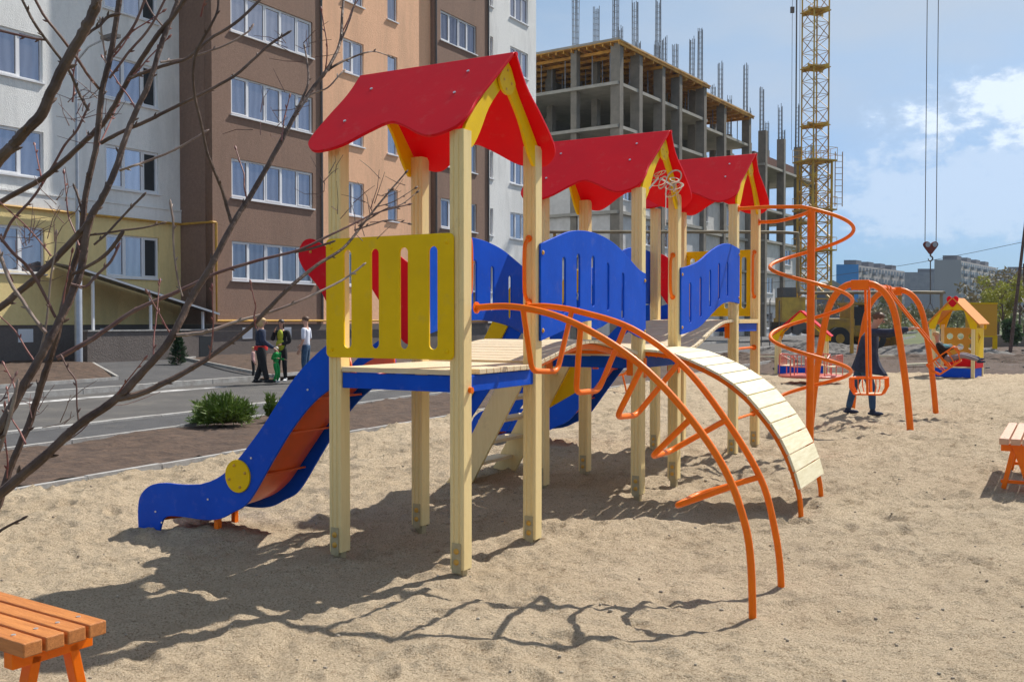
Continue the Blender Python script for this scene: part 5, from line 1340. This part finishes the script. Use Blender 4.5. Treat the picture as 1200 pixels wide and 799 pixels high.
Lf['spring'] = foliage_mat('spring_leaves', (.26,.28,.03), (.38,.36,.05)); Lf['dull'] = foliage_mat('dull_twigs', (.17,.135,.075), (.24,.20,.09)); Lf['juniper'] = foliage_mat('juniper_needles', (.07,.14,.015), (.19,.27,.03)); Lf['fir'] = foliage_mat('fir_needles', (.012,.045,.012), (.03,.08,.02)); Lf['far'] = foliage_mat('far_leaves', (.12,.14,.045), (.21,.20,.07)); Lf['green'] = foliage_mat('green_leaves', (.05,.10,.03), (.08,.14,.04))
def tree(loc, h, spread, lm, label, seed, n=900, size=.16, name='tree', group='trees beyond the playground', trunkh=.3, cat='tree'):
    rnd = random.Random(seed); o = thing(name, loc, rnd.uniform(0,6), label, cat, group); tk = MB(); cs = []
    top = Vector((rnd.uniform(-.2,.2)*spread, rnd.uniform(-.2,.2)*spread, h*.85)); tk.tube([(0,0,-.2),(0,0,h*trunkh),top], [h*.022,h*.016,h*.004], 7)
    for k in range(11):
        a = rnd.uniform(0,6.28); z0 = h*(trunkh+.45*rnd.random()); r = spread*rnd.uniform(.35,1.0); z1 = min(h*.97, z0+h*rnd.uniform(.08,.35))
        q_ = Vector((math.cos(a)*r, math.sin(a)*r, z1)); tk.tube([(top.x*z0/h,top.y*z0/h,z0),(q_.x*.5,q_.y*.5,(z0+z1)/2+h*.03),tuple(q_)], [h*.008,h*.005,h*.002], 5); cs.append((tuple(q_), spread*rnd.uniform(.22,.42), spread*rnd.uniform(.22,.42), h*rnd.uniform(.07,.14)))
    tk.build('trunk', M['bark'], o, smooth=True); cm = MB(); leaf_mb(cm, cs, n, size, seed); cm.build('crown', lm, o, fix=False)
    return o
rt_ = 48
for k, (px, Y, h, sp_, lm, lab) in enumerate((
    (1176,66,4.7,1.35,'spring','yellow green young willow right of the yellow board'),(1163,70,3.7,1.1,'spring','small yellow green shrub just behind the right edge of the yellow board'),(1200,62,4.0,1.2,'spring','yellow green tree cut by the right picture edge'),
    (1150,95,5.2,2.6,'dull','brownish leafless tree above the yellow board'),(1170,105,6.6,3.2,'dull','tallest brown bushy tree below the far dark block'),(1195,98,6.6,3.0,'dull','brown bushy tree behind the leaning pole'),(1186,52,1.7,.38,'green','dark green climber covered bush at the foot of the leaning pole'),
    (1062,120,3.5,2.2,'far','small green tree left of the hanging sling'),(1047,150,6.6,2.4,'far','green tree in front of the pale far block'),(985,110,4.2,2.6,'dull','brown tree between crane and swing frame'),(1085,130,3.4,2.6,'dull','low brown tree under the crane hook'),(1122,120,3.0,2.0,'far','low green tree left of the playhouse roof'),(1020,105,3.3,2.6,'dull','low brown tree behind the swing frame top'))):
    p = D(px, 380, Y); tree((p.x,Y,-.2), h, sp_, Lf[lm], lab, 100+k, 1500 if Y < 80 else 800, .22 if Y < 80 else .42, 'tree' if h > 2.5 else 'bush', cat='tree' if h > 2.5 else 'bush')
rnd = random.Random(4); fm = MB(); cs = []
for k in range(120):
    Y = rnd.uniform(150, 260); x = (rnd.uniform(930, 1300)-600)/1136*Y; hh = rnd.uniform(1.2,3.4)*(1+max(0,(x/Y-.42))*7); cs.append(((x,Y,hh*.5-.3), rnd.uniform(3,8), 3, hh*.6))
leaf_mb(fm, cs, 9000, .9, 8); tag(fm.build('far_trees', Lf['far'], fix=False), kind='stuff')
gm = MB(); 
tag(grid('meadow', [8+i*4 for i in range(40)], [72+i*4 for i in range(30)], lambda x, y: (x,y,-.15+.25*noise.noise(Vector((x*.05,y*.05,0)))), mat('meadow', (.055,.075,.02), .95, (.11,.12,.035), .25, detail=8)), kind='structure')
sh = D(965, 334, 130); o = thing('shed', (sh.x+.5,130,0), 0, 'low shed with a pale sheet roof beyond the crane', 'shed')
MB().box(-2.6,2.6,-2,2,-.3,5.3).build('wall', fdark, o); MB().prism([(-3,5.3),(3,5.3),(0,6.9)], lambda u,v,w_: (u,w_,v), -2.3, 2.3).build('roof', M['slabedge'], o)
# juniper by the road kerb
def spray_bush(loc, label, cat, w_, h, lm, seed, n, name, upright=False):
    o = thing(name, loc, 0, label, cat); rnd = random.Random(seed); tw = MB(); cm = MB()
    for k in range(n):
        a = rnd.uniform(0,6.28)
        if upright:
            z = h*rnd.random()**.8; r = w_*(1-z/h)*rnd.uniform(.5,1.1)+.02; p0 = Vector((0,0,z*.9)); p1 = Vector((math.cos(a)*r, math.sin(a)*r, z+.05))
        else:
            r = w_*rnd.random()**.6; el = rnd.uniform(-.05,1.2); p0 = Vector((math.cos(a)*r*.2, math.sin(a)*r*.2*.7, .02)); Lb = rnd.uniform(.7,1.0); p1 = Vector((math.cos(a)*r*Lb, math.sin(a)*r*.7*Lb, h*(.12+.85*math.sin(el)*(1-.45*(r/w_)**2))*rnd.uniform(.75,1.12)))
        tw.tube([p0,(p0+p1)/2+Vector((0,0,.03)),p1], [.006,.004,.002], 4, False)
        d0 = (p1-p0).normalized()
        for q_ in range(26 if not upright else 14):
            t = rnd.uniform(.35,1.05); p = p0.lerp(p1, t); d = (d0+Vector((rnd.gauss(0,.55),rnd.gauss(0,.55),rnd.gauss(.25,.45)))).normalized(); e = d.orthogonal().normalized(); Ls = rnd.uniform(.04,.095)*(1 if not upright else .8); i = len(cm.v); wv_ = .009
            cm.v += [tuple(p-e*wv_), tuple(p+e*wv_), tuple(p+d*Ls+e*wv_*.3), tuple(p+d*Ls-e*wv_*.3)]; cm.f.append((i,i+1,i+2,i+3))
    tw.build('stems', M['bark'], o); cm.build('needles', lm, o, fix=False); return o
q = G(262, 497, .02); spray_bush((q.x,q.y,.02), 'wide bright green juniper bush on the soil strip beside the slide', 'juniper', .56, .50, Lf['juniper'], 3, 520, 'juniper_bush')
q = G(304, 494, .02); spray_bush((q.x+.12,q.y+.35,.02), 'upright bright green juniper sprig touching the top of the slide', 'juniper', .15, .52, Lf['juniper'], 5, 55, 'juniper_bush')
q = D(209, 424, 29.6); spray_bush((q.x,q.y,.27), 'small dark conical fir in front of the low stair wall', 'fir tree', .34, 1.0, Lf['fir'], 6, 420, 'fir_tree', True)
q = G(38, 428, .25); spray_bush((q.x,q.y,.2), 'small sparse shrub on the left soil bed', 'shrub', .5, .8, Lf['dull'], 16, 60, 'shrub')
# dry tufts on soil
rnd = random.Random(12); tf = MB()
for k in range(900):
    px, py = (rnd.uniform(10,400), rnd.uniform(500,560)) if rnd.random() < .4 else (rnd.uniform(870,1200), rnd.uniform(409,436))
    p = G(px, py, 0); m_ = moff(p.x,p.y)
    if p.y > 31 and m_ < 8:
        for _ in range(3):
            a = rnd.uniform(0,6.28); l = rnd.uniform(.03,.12)*(1 if p.y < 30 else 2); i = len(tf.v); tf.v += [(p.x,p.y,.0),(p.x+.008,p.y+.006,0),(p.x+math.cos(a)*l*.6,p.y+math.sin(a)*l*.6,l)]; tf.f.append((i,i+1,i+2))
tag(tf.build('dry_grass', Lf['dull'], fix=False), kind='stuff')
# ---------------------------------------------------------------- bare young tree close to the camera, left
tr_ = thing('bare_tree', (-1.9, 2.15, 0), 0, 'bare budding young tree with many reddish branches close to the camera on the left', 'tree')
TX, TY = -1.9, 2.15
def w3(px, py, d): p = D(px, py, d); return Vector((p.x-TX, p.y-TY, p.z))
rnd = random.Random(11)
def branch(pts, r0, r1, mt='bark', buds=True, name='branch'):
    "pts: (column, row, depth in metres); radii in metres"
    P = [w3(*p) for p in pts]; c = cr(P, 5); n = len(c); r0 *= .68; r1 *= .78
    rs = [r0+(r1-r0)*i/(n-1) for i in range(n)]
    for i in range(1, n-1):
        rs[i] *= rnd.uniform(.95,1.06); c[i] = c[i]+Vector((rnd.uniform(-1,1),rnd.uniform(-1,1),rnd.uniform(-1,1)))*rs[i]*.10
    mb = MB().tube(c, rs, 9 if r0 > .008 else 7)
    if buds:
        i = 3
        while i < n-1:
            d = (c[i]-c[i-1]).normalized(); e = d.orthogonal().normalized(); a = rnd.uniform(0,6.28); e = e*math.cos(a)+d.cross(e)*math.sin(a); b = (d*.8+e*.6).normalized(); s_ = min(.012, max(.0045, rs[i]*.9))
            p = c[i]+e*rs[i]*.8; mb.tube([p-b*.002, p+b*s_*.5, p+b*s_*1.3, p+b*s_*2.0], [s_*.30,s_*.45,s_*.35,s_*.08], 6)
            mb.tube([c[i]-d*rs[i]*.7, c[i], c[i]+d*rs[i]*.7], [rs[i]*.9, rs[i]*1.10, rs[i]*.9], 8)
            i += rnd.randint(4,8)
        d = (c[-1]-c[-2]).normalized(); s_ = max(.006, r1*2.2); mb.tube([c[-1]-d*s_*.3, c[-1]+d*s_*.6, c[-1]+d*s_*1.5, c[-1]+d*s_*2.1], [r1,s_*.5,s_*.35,s_*.06], 7)
    return mb.build(name, M[mt], tr_, smooth=True)
# trunk outside the left edge, its two stems
root = MB().tube([(0,0,-.2),(0,0,.05),(.02,.0,.35),(.05,-.03,.62)], [.075,.058,.048,.045], 14)
fk = Vector((.05,-.03,.62))
o = root.build('trunk', M['bark'], tr_, smooth=True)
fpx = (-395, 858, 2.05)
def fork(pts): return pts
S1 = (-95, 660, 1.95)   # fork of the low stems
S2 = (-110, 420, 2.0)
MB().tube(cr([fk, w3(-230,790,2.0), w3(*S1)], 5), [.045,.043,.041,.039,.037,.036,.035,.034,.033,.032,.031], 12).build('stem', M['bark'], tr_, smooth=True)
MB().tube(cr([fk, w3(-260,600,2.0), w3(*S2)], 5), [.043,.041,.04,.038,.037,.036,.034,.033,.032,.031,.03], 12).build('stem', M['bark'], tr_, smooth=True)
B = branch
# big lower right bough
B([S1,(-40,612,1.95),(16,565,1.97),(55,532,1.98),(91,499,2.0),(135,468,2.02),(162,441,2.04),(200,397,2.06),(224,350,2.1),(246,314,2.12),(272,264,2.16),(297,224,2.2),(325,174,2.24),(347,133,2.28),(365,106,2.32),(383,82,2.35),(398,52,2.4),(401,17,2.45),(404,-14,2.5)], .0165, .0035)
B([(135,468,2.02),(165,461,2.03),(204,443,2.05),(240,422,2.08),(291,385,2.12),(333,343,2.15),(368,313,2.2),(402,291,2.25),(425,263,2.3),(445,238,2.34),(475,203,2.4)], .0105, .0022)
B([(67,420,2.1),(110,396,2.12),(158,364,2.15),(210,341,2.18),(252,321,2.2),(300,306,2.22),(350,293,2.25),(384,277,2.28),(413,263,2.32),(440,250,2.36),(478,240,2.4)], .0085, .0018, 'twig')
B([(207,393,2.06),(226,391,2.07),(245,388,2.08),(280,376,2.12),(315,366,2.16),(350,353,2.2),(400,329,2.28),(425,311,2.32)], .0065, .0028, 'palebark')
B([(272,264,2.16),(266,243,2.16),(260,222,2.15),(244,182,2.12),(236,146,2.1),(228,110,2.08),(227,77,2.06),(233,55,2.05),(247,30,2.04),(255,12,2.04),(256,-14,2.04)], .0058, .0030)
B([(344,137,2.27),(353,118,2.3),(361,98,2.33),(360,74,2.36),(357,56,2.38)], .0045, .0026)
B([(378,87,2.35),(396,75,2.37),(412,68,2.4),(428,62,2.42),(441,61,2.45),(458,67,2.48)], .0050, .0013)
B([(398,52,2.4),(406,34,2.42),(413,14,2.44),(420,-12,2.46)], .0035, .0018)
B([(350,131,2.28),(363,112,2.3),(384,103,2.32),(398,88,2.34),(402,84,2.35)], .0032, .002, 'palebark')
B([(345,296,2.25),(366,291,2.26),(388,284,2.28)], .0035, .0035)
B([(415,270,2.29),(440,262,2.3),(456,258,2.31),(478,262,2.34)], .003, .0012)
B([(420,265,2.29),(450,246,2.33),(470,240,2.36),(488,226,2.4)], .003, .0012)
B([(440,243,2.33),(462,236,2.36),(486,221,2.4)], .0022, .001)
# stem with the long shadowed leader
B([S1,(-45,640,2.0),(-6,600,2.05),(11,551,2.07),(24,520,2.08),(36,491,2.1),(46,458,2.1),(55,430,2.1),(66,396,2.1),(74,360,2.1),(83,322,2.1),(95,281,2.1),(100,230,2.1),(112,176,2.1),(117,130,2.1),(120,104,2.1),(128,72,2.1),(134,40,2.1),(142,-12,2.1)], .0115, .0075)
B([S1,(-60,590,1.9),(-30,545,1.9),(0,502,1.9),(18,469,1.92),(41,430,1.94),(58,398,1.96),(70,376,1.98),(82,350,2.0),(95,315,2.02),(104,262,2.03),(118,235,2.04),(129,214,2.05),(139,188,2.07),(146,165,2.08),(158,133,2.1),(175,97,2.12),(188,55,2.14),(202,18,2.16),(214,-14,2.18)], .0150, .0060)
B([S2,(-70,400,1.98),(-35,384,1.98),(0,361,1.98),(22,342,2.0),(43,325,2.0),(65,303,2.02),(88,279,2.03),(100,266,2.03)], .0105, .0085)
B([S2,(-75,330,2.2),(-50,272,2.15),(0,237,2.15),(48,210,2.15),(80,184,2.15),(104,161,2.15),(120,146,2.15),(134,124,2.15),(150,94,2.15),(168,66,2.15),(187,38,2.15),(204,18,2.15),(226,-14,2.15)], .0095, .0060)
B([S2,(-90,300,1.8),(-50,250,1.75),(0,187,1.7),(14,172,1.7),(26,158,1.7),(48,134,1.7),(67,93,1.7),(87,55,1.7),(102,30,1.7),(112,6,1.7),(117,-14,1.7)], .0140, .0108)
B([(118,168,2.1),(144,154,2.1),(170,143,2.12),(200,128,2.14),(233,112,2.16),(256,100,2.18),(278,87,2.2),(298,69,2.22),(317,52,2.24),(337,39,2.26)], .0062, .0036)
B([(152,92,2.12),(172,84,2.14),(196,76,2.16),(220,68,2.18),(246,46,2.2),(275,28,2.22),(300,5,2.25),(316,-14,2.27)], .0055, .0042)
B([(188,73,2.15),(204,71,2.17),(218,69,2.18),(240,62,2.2),(267,52,2.22),(290,38,2.25),(295,32,2.26)], .0034, .0026, 'palebark')
B([(140,200,2.1),(155,195,2.1),(170,190,2.12),(200,178,2.14),(222,166,2.16),(240,155,2.18)], .0042, .0030, 'palebark')
B([(104,130,2.05),(94,112,2.04),(82,85,2.02),(73,72,2.0),(55,48,1.98),(40,27,1.96),(22,-8,1.94)], .0046, .0034)
B([(116,104,2.1),(103,88,2.05),(90,68,2.02),(67,38,1.98),(50,16,1.96),(36,-12,1.94)], .0046, .0034, 'twig')
B([(53,47,1.98),(38,45,1.97),(20,41,1.96),(-10,34,1.95)], .0034, .0030, 'twig')
B([(98,45,1.75),(108,36,1.76),(117,30,1.77),(125,21,1.78),(133,18,1.78)], .0032, .0040)
B([(124,74,2.08),(122,56,2.08),(119,38,2.08),(118,26,2.08)], .0026, .0028, 'palebark')
B([(133,62,2.1),(142,50,2.1),(152,38,2.1),(162,20,2.1),(174,-12,2.1)], .0042, .0034, 'twig')
B([(128,92,2.1),(140,76,2.1),(152,60,2.1),(170,40,2.1),(183,20,2.1),(198,-10,2.1)], .0040, .0032, 'twig')
B([(190,30,2.2),(180,18,2.2),(172,4,2.2),(166,-12,2.2)], .0030, .0026, 'twig')
B([(65,372,1.98),(54,349,1.97),(42,327,1.96),(30,310,1.95),(14,295,1.94),(-6,270,1.93)], .0044, .0042, 'twig')
B([(54,390,1.9),(44,378,1.9),(33,363,1.9),(25,350,1.9),(15,336,1.9),(6,316,1.9),(-2,292,1.9)], .0052, .0044, 'palebark')
B([(2,284,2.3),(12,262,2.3),(22,250,2.3),(40,230,2.3),(60,198,2.3),(76,170,2.3),(90,153,2.3),(103,126,2.3)], .0050, .0034, 'twig')
B([(98,276,2.03),(120,274,2.04),(144,270,2.06),(168,267,2.08),(189,262,2.1)], .0036, .0024)
B([(110,287,2.03),(124,275,2.04),(140,258,2.06),(154,243,2.07),(167,230,2.08)], .0032, .0034)
B([(85,322,2.0),(105,311,2.0),(118,303,2.0),(130,292,2.0),(140,278,2.0)], .0045, .0055)
B([(83,333,2.0),(100,336,2.01),(112,324,2.02),(130,306,2.03),(138,290,2.04)], .0044, .0036, 'twig')
B([(214,347,2.1),(209,330,2.1),(205,305,2.1),(203,280,2.1),(203,260,2.1),(200,240,2.1)], .0026, .0034, 'palebark')
B([(92,495,2.0),(90,472,2.0),(89,447,2.0),(80,433,2.0),(74,421,2.0)], .0026, .0020, 'twig')
B([(97,300,2.1),(100,275,2.1),(96,250,2.1),(92,232,2.1),(88,221,2.1)], .0030, .0034)
B([(39,440,2.0),(52,392,2.0),(57,352,2.0),(60,322,2.0),(64,300,2.0),(66,276,2.0)], .0036, .0020, 'palebark')
B([(-20,640,1.8),(0,622,1.8),(14,614,1.8),(26,608,1.8)], .0045, .0026)
B([(55,532,1.98),(95,505,2.02),(120,478,2.06),(150,473,2.1),(188,459,2.15)], .0020, .0008, 'twig', False)
B([(70,520,1.98),(100,495,2.02),(126,470,2.04),(152,462,2.1)], .0018, .0008, 'twig', False)
B([(-10,455,1.9),(0,470,1.9),(10,455,1.92),(18,440,1.94)], .0024, .0012, 'twig')
B([(-12,560,1.9),(8,500,1.9),(16,470,1.9),(20,452,1.9)], .0060, .0040, 'palebark')
M['shoot'] = mat('red_shoot', (.20,.045,.04), .55, (.30,.13,.10), 20)
for (px, py, d_) in ((20,470,2.0),(45,430,2.0),(75,372,2.05),(95,300,2.05),(110,180,2.1),(60,300,2.1),(150,95,2.12),(160,130,2.1),(205,398,2.08),(180,420,2.06),(120,480,2.02),(30,520,2.0),(235,20,2.15),(185,60,2.15),(100,30,1.9),(330,165,2.24),(380,90,2.35),(290,235,2.2),(400,40,2.42),(15,330,2.0),(128,72,2.1),(245,420,2.08),(8,560,2.0),(85,120,2.1),(300,385,2.12),(50,215,2.15)):
    a_ = rnd.uniform(-.75,.75); l_ = rnd.uniform(45,105); b_ = a_+rnd.uniform(-.35,.35); dd = rnd.uniform(-.06,.12)
    x1, y1 = px+math.sin(a_)*l_*.5, py-math.cos(a_)*l_*.5; x2, y2 = x1+math.sin(b_)*l_*.5, y1-math.cos(b_)*l_*.5
    B([(px,py,d_),((px+x1)/2+rnd.uniform(-2,2),(py+y1)/2,d_+dd*.25),(x1,y1,d_+dd*.5),((x1+x2)/2,(y1+y2)/2,d_+dd*.75),(x2,y2,d_+dd)], .0030, .0014, 'shoot')
# fine twigs
tw = MB()
for k in range(110):
    px, py = rnd.choice(((90,120),(60,260),(100,140),(430,255),(455,235),(318,130),(345,50),(395,230),(50,300),(60,480),(300,225),(20,300)))
    px += rnd.uniform(-25,25); py += rnd.uniform(-30,30); d = 2.0+rnd.uniform(-.1,.35)
    a = w3(px,py,d); v = Vector((rnd.uniform(-1,1),rnd.uniform(-.4,.4),rnd.uniform(-.1,1))).normalized()*rnd.uniform(.03,.08)
    m_ = a+v*.5+Vector((rnd.uniform(-1,1),0,rnd.uniform(-1,1)))*.008; tw.tube([a,m_,a+v], [.0011,.0008,.0005], 4)
tag(tw.build('twigs', M['twig'], tr_), kind='stuff')
# ---------------------------------------------------------------- a little spring haze in the air
hz = MB().box(-820,820,-70,1020,-1.4,60).build('haze', None); tag(hz, kind='stuff')
hm = bpy.data.materials.new('haze'); hm.use_nodes = True; n_ = hm.node_tree.nodes; n_.remove(n_['Principled BSDF'])
vl = n_.new('ShaderNodeVolumePrincipled'); vl.inputs['Color'].default_value = (.75,.86,1,1); vl.inputs['Density'].default_value = .00022
hm.node_tree.links.new(vl.outputs[0], n_['Material Output'].inputs['Volume']); hz.data.materials.append(hm)
